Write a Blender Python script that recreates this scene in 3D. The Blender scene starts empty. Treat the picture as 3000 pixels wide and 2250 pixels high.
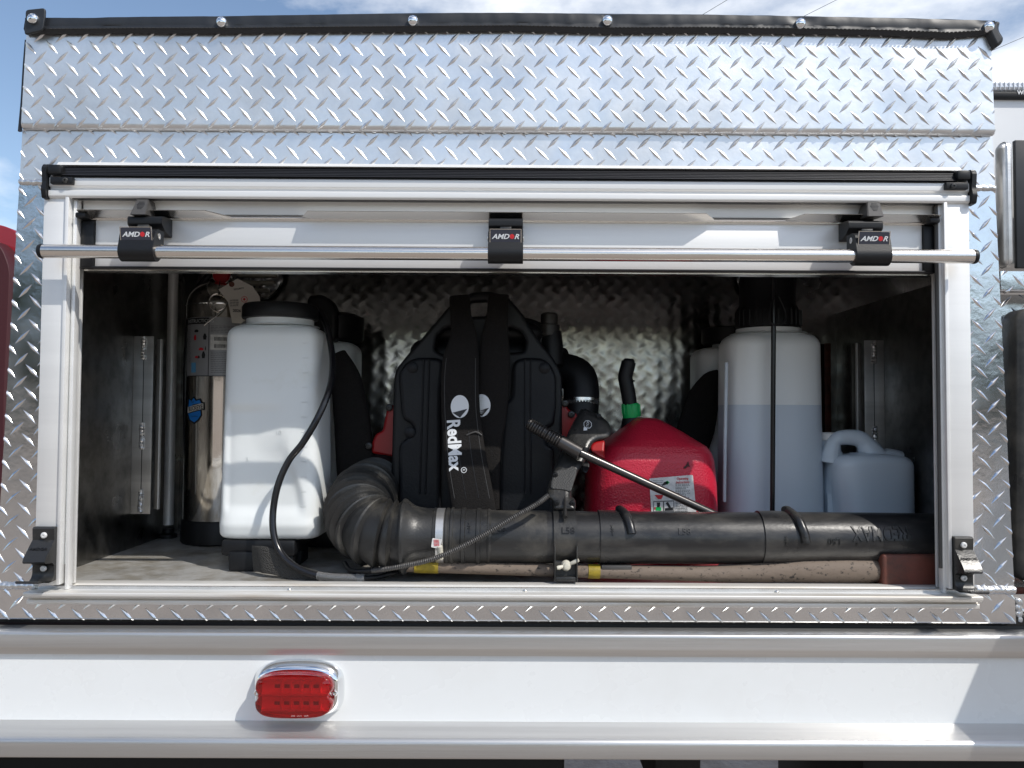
import bpy, bmesh, math, random
import numpy as np
from mathutils import Vector, Matrix, noise as mnoise
random.seed(7); rnd = np.random.RandomState(7)
sc = bpy.context.scene
COL = sc.collection
PI = math.pi

# ------------------------------------------------------------------ camera
F = 2400.0                                   # focal length in photo pixels (photo 3000 px wide)
CAM = Vector((0, -1.475, 1.6))
PITCH, ROLL, YAW = math.atan(86 / F), math.radians(0.3), -math.atan(8 / F)
RC = (Matrix.Rotation(YAW, 3, 'Z') @ Matrix.Rotation(PI / 2 + PITCH, 3, 'X') @ Matrix.Rotation(ROLL, 3, 'Z'))
cd = bpy.data.cameras.new('camera'); cam = bpy.data.objects.new('camera', cd); COL.objects.link(cam)
cam.matrix_world = Matrix.Translation(CAM) @ RC.to_4x4()
cd.sensor_width = 36; cd.lens = F / 3000 * 36; cd.clip_start = 0.05; cd.clip_end = 2000
sc.camera = cam

# ------------------------------------------------------------------ light
TRAVEL = Vector((-1.15, 1.0, -1.65)).normalized()          # where the sunlight goes
to_sun = -TRAVEL
EL = math.asin(to_sun.z); AZ = math.atan2(to_sun.x, to_sun.y)
sd = bpy.data.lights.new('sun', 'SUN'); sun = bpy.data.objects.new('sun', sd); COL.objects.link(sun)
sd.energy = 3.0; sd.angle = math.radians(0.5); sd.color = (1, 0.955, 0.885)
sun.rotation_euler = to_sun.to_track_quat('Z', 'Y').to_euler(); sun.location = (6, -6, 9)

w = bpy.data.worlds.new('World'); sc.world = w; w.use_nodes = True
nt = w.node_tree; nt.nodes.clear()
N = nt.nodes.new; L = nt.links.new
wo = N('ShaderNodeOutputWorld'); bg = N('ShaderNodeBackground'); bg.inputs['Strength'].default_value = 0.135
sky = N('ShaderNodeTexSky'); sky.sky_type = 'NISHITA'; sky.sun_disc = False
sky.sun_elevation = EL; sky.sun_rotation = AZ; sky.air_density = 1.0; sky.dust_density = 0.6; sky.ozone_density = 0.6
tc = N('ShaderNodeTexCoord'); mp = N('ShaderNodeMapping'); mp.inputs['Scale'].default_value = (1, 1, 2.2)
mp.inputs['Location'].default_value = (3.1, 0.9, 0.2)
n1 = N('ShaderNodeTexNoise'); n1.inputs['Scale'].default_value = 2.1; n1.inputs['Detail'].default_value = 9; n1.inputs['Roughness'].default_value = 0.56
cr = N('ShaderNodeValToRGB'); cr.color_ramp.elements[0].position = 0.50; cr.color_ramp.elements[1].position = 0.68
mx = N('ShaderNodeMix'); mx.data_type = 'RGBA'
mx.inputs[7].default_value = (8.8, 8.9, 9.0, 1)
L(tc.outputs['Generated'], mp.inputs['Vector']); L(mp.outputs[0], n1.inputs['Vector'])
L(n1.outputs['Fac'], cr.inputs[0]); L(cr.outputs[0], mx.inputs[0]); L(sky.outputs[0], mx.inputs[6])
L(mx.outputs[2], bg.inputs['Color']); L(bg.outputs[0], wo.inputs[0])

sc.view_settings.view_transform = 'Standard'; sc.view_settings.look = 'None'
sc.view_settings.gamma = 1; sc.view_settings.exposure = 0.25
sc.view_settings.use_curve_mapping = False
sc.render.engine = 'CYCLES'
sc.cycles.max_bounces = 8; sc.cycles.diffuse_bounces = 4; sc.cycles.glossy_bounces = 5; sc.cycles.transmission_bounces = 6
sc.cycles.use_denoising = True
sc.cycles.sample_clamp_indirect = 6
try: sc.cycles.caustics_reflective = True
except Exception: pass

# ------------------------------------------------------------------ helpers
def at(u, v, y):
    """point of the place seen at photo pixel (u, v) at depth y behind the truck's side"""
    d = RC @ Vector(((u - 1500) / F, -(v - 1125) / F, -1))
    return CAM + d * ((y - CAM.y) / d.y)
def zc(v, y): return at(1500, v, y).z
def xc(u, y, v=1150): return at(u, v, y).x

MATS = {}
def M(name, col, rough=0.5, metal=0.0, bump=0.0, bscale=60, var=0.0, vscale=4, coat=0.0, stretch=(1, 1, 1),
      sub=0.0, col2=None, rvar=0.0, trans=0.0, wave=0.0, wscale=4, spec=0.5, bdist=0.002, thr=(0.42, 0.62), cell=False):
    m = bpy.data.materials.new(name); m.use_nodes = True; t = m.node_tree
    b = t.nodes['Principled BSDF']; A = t.nodes.new; K = t.links.new
    b.inputs['Base Color'].default_value = (*col, 1); b.inputs['Roughness'].default_value = rough
    b.inputs['Metallic'].default_value = metal; b.inputs['Coat Weight'].default_value = coat
    b.inputs['Specular IOR Level'].default_value = spec
    b.inputs['Coat Roughness'].default_value = 0.08
    if sub:
        b.inputs['Subsurface Weight'].default_value = sub; b.inputs['Subsurface Radius'].default_value = (1, 1, 1)
        b.inputs['Subsurface Scale'].default_value = 0.03
    if trans: b.inputs['Transmission Weight'].default_value = trans; b.inputs['IOR'].default_value = 1.45
    c = A('ShaderNodeTexCoord'); mpn = A('ShaderNodeMapping'); mpn.inputs['Scale'].default_value = stretch
    K(c.outputs['Object'], mpn.inputs['Vector'])
    if var or col2:
        n = A('ShaderNodeTexNoise'); n.inputs['Scale'].default_value = vscale; n.inputs['Detail'].default_value = 8
        n.inputs['Roughness'].default_value = 0.62
        K(mpn.outputs[0], n.inputs['Vector'])
        r = A('ShaderNodeValToRGB'); r.color_ramp.elements[0].position = thr[0]; r.color_ramp.elements[1].position = thr[1]
        c2 = col2 if col2 else tuple(x * (1 - var) for x in col)
        r.color_ramp.elements[0].color = (*col, 1); r.color_ramp.elements[1].color = (*c2, 1)
        K(n.outputs['Fac'], r.inputs[0]); K(r.outputs[0], b.inputs['Base Color'])
    if rvar:
        n = A('ShaderNodeTexNoise'); n.inputs['Scale'].default_value = 14; n.inputs['Detail'].default_value = 7
        K(mpn.outputs[0], n.inputs['Vector'])
        mr = A('ShaderNodeMapRange'); mr.inputs['From Min'].default_value = 0.3; mr.inputs['From Max'].default_value = 0.7
        mr.inputs['To Min'].default_value = max(0.02, rough - rvar); mr.inputs['To Max'].default_value = rough + rvar
        K(n.outputs['Fac'], mr.inputs['Value']); K(mr.outputs[0], b.inputs['Roughness'])
    last = None
    if wave:
        n = A('ShaderNodeTexNoise'); n.inputs['Scale'].default_value = wscale; n.inputs['Detail'].default_value = 2
        K(c.outputs['Object'], n.inputs['Vector'])
        bp = A('ShaderNodeBump'); bp.inputs['Strength'].default_value = wave; bp.inputs['Distance'].default_value = 0.02
        K(n.outputs['Fac'], bp.inputs['Height']); last = bp
    if bump:
        if cell:
            n = A('ShaderNodeTexVoronoi'); n.inputs['Scale'].default_value = bscale; ho = n.outputs['Distance']
        else:
            n = A('ShaderNodeTexNoise'); n.inputs['Scale'].default_value = bscale; n.inputs['Detail'].default_value = 5; ho = n.outputs['Fac']
        K(mpn.outputs[0], n.inputs['Vector'])
        bp = A('ShaderNodeBump'); bp.inputs['Strength'].default_value = bump; bp.inputs['Distance'].default_value = bdist
        K(ho, bp.inputs['Height'])
        if last: K(last.outputs[0], bp.inputs['Normal'])
        last = bp
    if last: K(last.outputs[0], b.inputs['Normal'])
    MATS[name] = m
    return m

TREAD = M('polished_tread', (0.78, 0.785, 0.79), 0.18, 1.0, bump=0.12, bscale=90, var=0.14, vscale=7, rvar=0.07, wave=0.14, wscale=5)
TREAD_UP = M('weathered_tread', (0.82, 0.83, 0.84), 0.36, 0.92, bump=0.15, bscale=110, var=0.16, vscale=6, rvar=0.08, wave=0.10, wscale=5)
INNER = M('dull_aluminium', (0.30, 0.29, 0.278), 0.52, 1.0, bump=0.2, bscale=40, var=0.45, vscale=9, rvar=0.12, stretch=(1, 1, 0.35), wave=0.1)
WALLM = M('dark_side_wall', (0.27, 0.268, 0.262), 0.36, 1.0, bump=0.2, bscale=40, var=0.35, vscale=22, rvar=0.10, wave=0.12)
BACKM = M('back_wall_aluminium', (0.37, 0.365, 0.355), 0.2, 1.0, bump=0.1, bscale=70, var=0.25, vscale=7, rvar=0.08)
FLOORM = M('dusty_aluminium', (0.56, 0.555, 0.54), 0.40, 0.40, bump=0.25, bscale=60, col2=(0.36, 0.335, 0.29), vscale=16, rvar=0.12)
BRUSH = M('brushed_aluminium', (0.68, 0.67, 0.655), 0.38, 0.88, bump=0.14, bscale=160, var=0.22, vscale=6, stretch=(0.06, 3, 3), rvar=0.06)
SATIN = M('satin_aluminium', (0.79, 0.785, 0.77), 0.42, 0.30, var=0.05, vscale=8, stretch=(0.1, 3, 3), bump=0.03, bscale=120)
SATIN_D = M('dusty_satin_aluminium', (0.76, 0.74, 0.70), 0.42, 0.35, col2=(0.56, 0.50, 0.41), vscale=12, stretch=(0.3, 3, 3), thr=(0.5, 0.75))
PAINT = M('white_paint', (0.80, 0.82, 0.82), 0.28, 0.0, coat=0.3, col2=(0.755, 0.765, 0.755), vscale=5, thr=(0.5, 0.8), rvar=0.05, wave=0.02, wscale=2, bump=0.02, bscale=300)
BLACKP = M('black_plastic', (0.007, 0.0075, 0.009), 0.46, spec=0.35, bump=0.12, bscale=400)
BLACKD = M('dusty_black_plastic', (0.020, 0.020, 0.020), 0.36, bump=0.18, bscale=240, col2=(0.10, 0.092, 0.078), vscale=11, rvar=0.12, thr=(0.5, 0.8))
TUBEM = M('scuffed_black_tube', (0.017, 0.017, 0.018), 0.32, bump=0.15, bscale=160, col2=(0.085, 0.08, 0.072), vscale=16, rvar=0.10, thr=(0.48, 0.78), stretch=(0.5, 1, 1))
RIBBER = M('black_rubber_seal', (0.010, 0.010, 0.012), 0.4)
PADM = M('padded_black_vinyl', (0.007, 0.008, 0.0105), 0.48, spec=0.3, bump=0.5, bscale=220, rvar=0.08, bdist=0.001)
WEB = M('black_webbing', (0.011, 0.0095, 0.009), 0.85, spec=0.25, bump=0.9, bscale=350, bdist=0.0015, var=0.3, vscale=300)
VINYL = M('black_vinyl', (0.016, 0.018, 0.022), 0.45, bump=0.2, bscale=30, wave=0.15, wscale=9, bdist=0.002)
STITCH = M('grey_thread', (0.05, 0.05, 0.05), 0.8)
CHROME = M('chrome', (0.85, 0.86, 0.87), 0.06, 1.0)
STEEL = M('stainless_steel', (0.78, 0.74, 0.69), 0.22, 1.0, bump=0.06, bscale=200, stretch=(0.05, 3, 3))
MIRROR = M('polished_cylinder', (0.74, 0.70, 0.64), 0.10, 1.0, bump=0.05, bscale=60)
WANDM = M('dark_steel', (0.085, 0.08, 0.078), 0.28, 0.75, bump=0.05, bscale=200)
PLASTW = M('milky_plastic', (0.78, 0.81, 0.81), 0.34, sub=0.35, bump=0.10, bscale=60, col2=(0.68, 0.69, 0.65), vscale=7, thr=(0.62, 0.8), bdist=0.001)
PLASTL = M('milky_plastic_liquid', (0.55, 0.62, 0.69), 0.34, sub=0.25, bump=0.08, bscale=60, bdist=0.001)
PLASTJ = M('jug_plastic', (0.62, 0.70, 0.77), 0.36, sub=0.3, bump=0.15, bscale=30, bdist=0.002)
REDC = M('red_can_plastic', (0.50, 0.014, 0.040), 0.36, bump=0.4, bscale=260, cell=True, bdist=0.0015)
REDP = M('red_plastic', (0.32, 0.008, 0.010), 0.35)
REDCAR = M('red_body_paint', (0.28, 0.008, 0.015), 0.3, coat=0.6)
DRED = M('maroon_cover', (0.05, 0.005, 0.008), 0.55, bump=0.3, bscale=40)
GREENP = M('green_plastic', (0.005, 0.42, 0.10), 0.38)
YELLOW = M('yellow_tape', (0.34, 0.25, 0.015), 0.5, var=0.3, vscale=60)
WHITEL = M('white_label', (0.75, 0.74, 0.72), 0.45, var=0.2, vscale=70)
TAGM = M('cream_tag', (0.62, 0.58, 0.52), 0.7)
SILVL = M('silver_label', (0.36, 0.36, 0.38), 0.45, 0.3)
INK = M('black_print', (0.012, 0.012, 0.014), 0.5)
INKG = M('grey_print', (0.12, 0.12, 0.12), 0.5)
WHITEI = M('white_print', (0.72, 0.74, 0.76), 0.6)
REDI = M('red_print', (0.60, 0.02, 0.03), 0.5)
BLUEI = M('blue_print', (0.02, 0.22, 0.70), 0.4)
LBLUEI = M('pale_blue_print', (0.12, 0.35, 0.60), 0.4)
BADGE = M('navy_badge', (0.02, 0.026, 0.045), 0.12, coat=0.8)
WOOD = M('weathered_wood', (0.17, 0.13, 0.10), 0.7, bump=0.7, bscale=70, stretch=(0.8, 0.8, 1.2), col2=(0.03, 0.024, 0.02), vscale=130, thr=(0.56, 0.66))
RUST = M('red_brown_paint', (0.15, 0.04, 0.025), 0.6, bump=0.4, bscale=80, col2=(0.08, 0.03, 0.02), vscale=22)
WELD = M('weld_metal', (0.70, 0.70, 0.70), 0.32, 0.95, bump=0.5, bscale=60)
LAMPB = M('lamp_reflector', (0.85, 0.85, 0.85), 0.25, 0.5, bump=0.3, bscale=60)
GREYC = M('grey_clip', (0.06, 0.057, 0.055), 0.45, bump=0.1, bscale=300)
WEBL = M('worn_mesh_webbing', (0.045, 0.043, 0.04), 0.8, bump=1.0, bscale=330, cell=True, bdist=0.002)
GRIP = M('pebbled_grip', (0.035, 0.035, 0.035), 0.6, bump=0.8, bscale=420, cell=True, bdist=0.001)
CREAMP = M('cream_plastic', (0.60, 0.57, 0.48), 0.45)
CLEARH = M('clear_sleeve', (0.75, 0.75, 0.75), 0.12, trans=0.85)
HOSEM = M('black_hose', (0.010, 0.010, 0.012), 0.22, bump=0.05, bscale=100)
CHASSIS = M('dirty_chassis_gap_shade', (0.008, 0.0075, 0.007), 0.8, bump=0.3, bscale=30)
GROUND = M('gravel_ground', (0.31, 0.27, 0.235), 0.9, bump=0.8, bscale=25, col2=(0.24, 0.20, 0.165), vscale=3, bdist=0.02)
LEAF = M('far_foliage', (0.10, 0.13, 0.085), 0.7, var=0.5, vscale=1.5)
CABW = M('cab_white_paint', (0.80, 0.81, 0.82), 0.2, coat=0.5)
LBAR = M('light_bar_dome', (0.75, 0.77, 0.80), 0.15, 0.3)
CABLE = M('wire', (0.03, 0.03, 0.035), 0.6)
LENS = M('red_lens', (0.62, 0.003, 0.006), 0.05, bump=0.12, bscale=180, bdist=0.001, trans=0.88, coat=0.4)

def props(o, label=None, cat=None, group=None, kind=None):
    for k, v in (('label', label), ('category', cat), ('group', group), ('kind', kind)):
        if v: o[k] = v
    return o
ROOTS = {}
def thing(name, loc, label, cat, group=None):
    o = bpy.data.objects.new(name, None); COL.objects.link(o); o.location = loc; o.empty_display_size = 0.05
    ROOTS[o.name] = Vector(loc); props(o, label, cat, group); return o
def link(name, me, mat, parent):
    o = bpy.data.objects.new(name, me); COL.objects.link(o)
    if mat is not None:
        for m in (mat if isinstance(mat, (list, tuple)) else [mat]): me.materials.append(m)
    if parent is not None:
        o.parent = parent
        if parent.name in ROOTS: o.matrix_parent_inverse = Matrix.Translation(-ROOTS[parent.name])
    return o
def finish(me, angle=35):
    me.polygons.foreach_set('use_smooth', [True] * len(me.polygons))
    try: me.set_sharp_from_angle(angle=math.radians(angle))
    except Exception: pass
def bm_obj(name, bm, mat, parent, angle=35, norm=True):
    if norm: bmesh.ops.recalc_face_normals(bm, faces=bm.faces)
    me = bpy.data.meshes.new(name); bm.to_mesh(me); bm.free(); finish(me, angle)
    return link(name, me, mat, parent)
def add_box(bm, x0, x1, y0, y1, z0, z1, bev=0.0, seg=2, rot=None, mi=0):
    c = Vector(((x0 + x1) / 2, (y0 + y1) / 2, (z0 + z1) / 2))
    m = Matrix.Translation(c) @ (rot.to_4x4() if rot is not None else Matrix()) @ Matrix.Diagonal((abs(x1 - x0), abs(y1 - y0), abs(z1 - z0), 1))
    r = bmesh.ops.create_cube(bm, size=1, matrix=m)
    vs = r['verts']; fs = list({f for v in vs for f in v.link_faces})
    for f in fs: f.material_index = mi
    if bev:
        es = list({e for v in vs for e in v.link_edges})
        q = bmesh.ops.bevel(bm, geom=es, offset=bev, segments=seg, affect='EDGES', profile=0.5)
        for f in q['faces']: f.material_index = mi
def box(name, x0, x1, y0, y1, z0, z1, mat, parent, bev=0.001, seg=2, rot=None):
    bm = bmesh.new(); add_box(bm, x0, x1, y0, y1, z0, z1, bev, seg, rot); return bm_obj(name, bm, mat, parent)
def add_tube(bm, pts, radii, seg=16, caps=True, mi=0):
    pts = [Vector(p) for p in pts]; n = len(pts)
    if not hasattr(radii, '__len__'): radii = [radii] * n
    t0 = (pts[1] - pts[0]).normalized()
    a = Vector((0, 0, 1)) if abs(t0.z) < 0.9 else Vector((0, 1, 0))
    u = t0.cross(a).normalized(); rings = []; prev = t0
    for i in range(n):
        t = (pts[min(i + 1, n - 1)] - pts[max(i - 1, 0)])
        t = t.normalized() if t.length > 1e-9 else prev
        q = prev.rotation_difference(t); u = (q @ u); u = (u - t * u.dot(t)).normalized(); prev = t
        v = t.cross(u)
        rings.append([bm.verts.new(pts[i] + (u * math.cos(k * 2 * PI / seg) + v * math.sin(k * 2 * PI / seg)) * radii[i]) for k in range(seg)])
    for i in range(n - 1):
        for k in range(seg):
            f = bm.faces.new((rings[i][k], rings[i][(k + 1) % seg], rings[i + 1][(k + 1) % seg], rings[i + 1][k])); f.material_index = mi
    if caps:
        bm.faces.new(rings[0][::-1]).material_index = mi; bm.faces.new(rings[-1]).material_index = mi
def tube(name, pts, radii, mat, parent, seg=16, caps=True, angle=40):
    bm = bmesh.new(); add_tube(bm, pts, radii, seg, caps); return bm_obj(name, bm, mat, parent, angle)
def spline(pts, step=0.005):
    P = [Vector(p) for p in pts]; P = [P[0] * 2 - P[1]] + P + [P[-1] * 2 - P[-2]]; out = []
    for i in range(1, len(P) - 2):
        a, b, c, d = P[i - 1:i + 3]; k = max(2, int((c - b).length / step))
        for j in range(k):
            t = j / k
            out.append(0.5 * ((2 * b) + (c - a) * t + (2 * a - 5 * b + 4 * c - d) * t * t + (3 * b - a - 3 * c + d) * t ** 3))
    out.append(P[-2]); return out
def arclen(pts):
    s = [0]
    for a, b in zip(pts, pts[1:]): s.append(s[-1] + (b - a).length)
    return s
def prof_x(name, prof, x0, x1, mat, parent, closed=True, nx=1, angle=35):
    """profile [(y, z)...] swept along x"""
    bm = bmesh.new(); rings = []
    for i in range(nx + 1):
        x = x0 + (x1 - x0) * i / nx
        rings.append([bm.verts.new((x, y, z)) for y, z in prof])
    m = len(prof)
    for i in range(nx):
        for k in range(m if closed else m - 1):
            bm.faces.new((rings[i][k], rings[i][(k + 1) % m], rings[i + 1][(k + 1) % m], rings[i + 1][k]))
    if closed:
        bm.faces.new(rings[0][::-1]); bm.faces.new(rings[-1])
    return bm_obj(name, bm, mat, parent, angle)
def rounded(pts, r, k=4):
    """round the corners of a closed polygon"""
    out = []; n = len(pts)
    for i in range(n):
        a, b, c = Vector(pts[i - 1]), Vector(pts[i]), Vector(pts[(i + 1) % n])
        rr = r[i] if hasattr(r, '__len__') else r
        if rr <= 0: out.append(tuple(b)); continue
        d1 = (a - b); d2 = (c - b); q = min(rr, d1.length * .45, d2.length * .45)
        p1 = b + d1.normalized() * q; p2 = b + d2.normalized() * q
        for j in range(k + 1):
            t = j / k; out.append(tuple(p1 * (1 - t) ** 2 + b * 2 * t * (1 - t) + p2 * t * t))
    return out
BASIS = Matrix(((1, 0, 0), (0, 0, -1), (0, 1, 0)))      # curve X -> world x, curve Y -> world z, curve Z -> toward the viewer
def curve_mesh(loops, ext, bev, res=2):
    c = bpy.data.curves.new('tmp', 'CURVE'); c.dimensions = '2D'; c.fill_mode = 'BOTH'
    c.extrude = max(ext, 0); c.bevel_depth = bev; c.bevel_resolution = res; c.offset = -bev
    for lp in loops:
        s = c.splines.new('POLY'); s.points.add(len(lp) - 1); s.use_cyclic_u = True
        for p, q in zip(s.points, lp): p.co = (q[0], q[1], 0, 1)
    o = bpy.data.objects.new('tmp', c); me = bpy.data.meshes.new_from_object(o)
    bpy.data.objects.remove(o); bpy.data.curves.remove(c); return me
def plate(name, loops, y, thick, bev, mat, parent, warp=None, res=2):
    """loops of (x, z) become a slab whose front is at y"""
    me = curve_mesh(loops, thick / 2 - bev, bev, res)
    M4 = Matrix.Translation((0, y + thick / 2, 0)) @ BASIS.to_4x4(); me.transform(M4)
    if warp:
        for v in me.vertices: v.co = warp(v.co)
    me.update(); finish(me, 40); return link(name, me, mat, parent)
def uvl(pts, y): return [(lambda p: (p.x, p.z))(at(u, v, y)) for u, v in pts]
FONTS = {}
def text(name, s, c, h, mat, parent, ang=0, sx=1.0, shear=0, thick=0.0004, bold=0.0, warp=None, mtx=None, flip=False, space=1.0):
    t = bpy.data.curves.new('tmp', 'FONT'); t.body = s; t.size = 1; t.align_x = 'CENTER'; t.align_y = 'CENTER'
    t.extrude = 0.0; t.offset = bold; t.shear = shear; t.resolution_u = 3; t.space_character = space
    o = bpy.data.objects.new('tmp', t); me = bpy.data.meshes.new_from_object(o)
    bpy.data.objects.remove(o); bpy.data.curves.remove(t)
    zs = [v.co.y for v in me.vertices]; xs = [v.co.x for v in me.vertices]
    cy = (max(zs) + min(zs)) / 2; cx = (max(xs) + min(xs)) / 2; k = h / (max(zs) - min(zs))
    bm = bmesh.new(); bm.from_mesh(me)
    if warp:
        bmesh.ops.triangulate(bm, faces=bm.faces); bmesh.ops.subdivide_edges(bm, edges=bm.edges, cuts=1)
    r = bmesh.ops.extrude_face_region(bm, geom=list(bm.faces))
    for v in r['geom']:
        if isinstance(v, bmesh.types.BMVert): v.co.z += thick / k
    R = Matrix.Rotation(math.radians(ang), 3, 'Z')
    for v in bm.verts:
        p = Vector(((v.co.x - cx) * k * sx * (-1 if flip else 1), (v.co.y - cy) * k, v.co.z * k)); p = R @ p
        p = (mtx @ p) if mtx is not None else (BASIS @ p)
        p = p + Vector(c); v.co = warp(p) if warp else p
    bmesh.ops.recalc_face_normals(bm, faces=bm.faces)
    bm.to_mesh(me); bm.free(); me.update(); me.materials.clear(); finish(me, 30); return link(name, me, mat, parent)
def loft(name, rings, mat, parent, seg=72, warp=None, angle=50, mi=None, capn=True):
    """rings (z, x0, x1, y0, y1, exponent)"""
    bm = bmesh.new(); R = []
    for z, x0, x1, y0, y1, n in rings:
        cx, cy, a, b = (x0 + x1) / 2, (y0 + y1) / 2, (x1 - x0) / 2, (y1 - y0) / 2; ring = []
        for k in range(seg):
            t = 2 * PI * (k + 0.5) / seg; c, s = math.cos(t), math.sin(t)
            p = Vector((cx + a * math.copysign(abs(c) ** (2 / n), c), cy + b * math.copysign(abs(s) ** (2 / n), s), z))
            ring.append(bm.verts.new(warp(p) if warp else p))
        R.append(ring)
    for i in range(len(R) - 1):
        for k in range(seg):
            f = bm.faces.new((R[i][k], R[i][(k + 1) % seg], R[i + 1][(k + 1) % seg], R[i + 1][k]))
            if mi: f.material_index = mi((rings[i][0] + rings[i + 1][0]) / 2)
    bm.faces.new(R[0]); bm.faces.new(R[-1][::-1])
    return bm_obj(name, bm, mat, parent, angle)
def interp_rings(keys, n):
    """smooth interpolation between key rings"""
    K = np.array(keys, float); z = np.linspace(0, len(K) - 1, n); out = []
    for t in z:
        i = min(int(t), len(K) - 2); f = t - i; f2 = f
        out.append(tuple(K[i] * (1 - f2) + K[i + 1] * f2))
    return out
def lathe(name, prof, c, mat, parent, axis='z', seg=32, angle=40):
    """prof [(r, h)...] turned around an axis through c"""
    bm = bmesh.new(); R = []
    for r, h in prof:
        ring = []
        for k in range(seg):
            a = 2 * PI * k / seg; p = (r * math.cos(a), r * math.sin(a), h)
            if axis == 'y': p = (p[0], -h, p[1])
            if axis == 'x': p = (h, p[0], p[1])
            ring.append(bm.verts.new(Vector(p) + Vector(c)))
        R.append(ring)
    for i in range(len(R) - 1):
        for k in range(seg): bm.faces.new((R[i][k], R[i][(k + 1) % seg], R[i + 1][(k + 1) % seg], R[i + 1][k]))
    bm.faces.new(R[0]); bm.faces.new(R[-1][::-1])
    return bm_obj(name, bm, mat, parent, angle)
def strap(name, path, mat, parent, thick=0.003, edge=0.0):
    """path [(u, v, y, width in photo px)] -> band facing the viewer"""
    P = [at(u, v, y) for u, v, y, wd in path]; W = [wd * (y - CAM.y) / F for u, v, y, wd in path]
    S = spline([Vector((p.x, p.y, p.z)) for p in P], 0.008)
    sl = arclen(S); kl = arclen(P); tot = kl[-1]
    bm = bmesh.new(); rings = []
    for i, p in enumerate(S):
        wv = np.interp(sl[i] / sl[-1] * tot, kl, W)
        t = (S[min(i + 1, len(S) - 1)] - S[max(i - 1, 0)]).normalized()
        side = t.cross(Vector((0, -1, 0)))
        side = side.normalized() if side.length > 0.2 else Vector((1, 0, 0))
        nn = side.cross(t).normalized()
        ring = []
        for k in range(20):
            a = 2 * PI * k / 20; c, s = math.cos(a), math.sin(a)
            ring.append(bm.verts.new(p + side * (wv / 2 * math.copysign(abs(c) ** 0.45, c)) + nn * (thick / 2 * math.copysign(abs(s) ** 0.8, s))))
        rings.append(ring)
    for i in range(len(rings) - 1):
        for k in range(20): bm.faces.new((rings[i][k], rings[i][(k + 1) % 20], rings[i + 1][(k + 1) % 20], rings[i + 1][k]))
    bm.faces.new(rings[0]); bm.faces.new(rings[-1][::-1])
    return bm_obj(name, bm, mat, parent, 60)
def screw(name, c, r, mat, parent):
    return lathe(name, [(r, 0), (r, r * .35), (r * .8, r * .6), (r * .38, r * .68), (r * .34, r * .3), (0.0002, r * .3)], c, mat, parent, axis='y', seg=16)

# ------------------------------------------------------------------ diamond tread
def lug(bm, cx, cz, y, sgn, ln=0.0360, wd=0.0076, h=0.0020, jit=True):
    a = math.radians(45 + (rnd.uniform(-2, 2) if jit else 0)) * sgn
    ca, sa = math.cos(a), math.sin(a); nu, nv = 10, 6; g = []
    ln *= rnd.uniform(0.95, 1.05)
    for i in range(nu + 1):
        s = -1 + 2 * i / nu; row = []
        W = wd / 2 * (1 - abs(s) ** 1.35) ** 1.0 + 0.0001
        H = h * (1 - abs(s) ** 1.8) * (1 + 0.22 * math.exp(-(s * 5) ** 2)) + 0.00005
        for j in range(nv + 1):
            t = -1 + 2 * j / nv
            p, q = s * ln / 2, t * W
            hh = H * (1 - abs(t) ** 1.25)
            row.append(bm.verts.new((cx + p * ca - q * sa, y - hh + (0.0003 if abs(t) == 1 else 0), cz + p * sa + q * ca)))
        g.append(row)
    for i in range(nu):
        for j in range(nv):
            bm.faces.new((g[i][j], g[i + 1][j], g[i + 1][j + 1], g[i][j + 1]))
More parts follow.
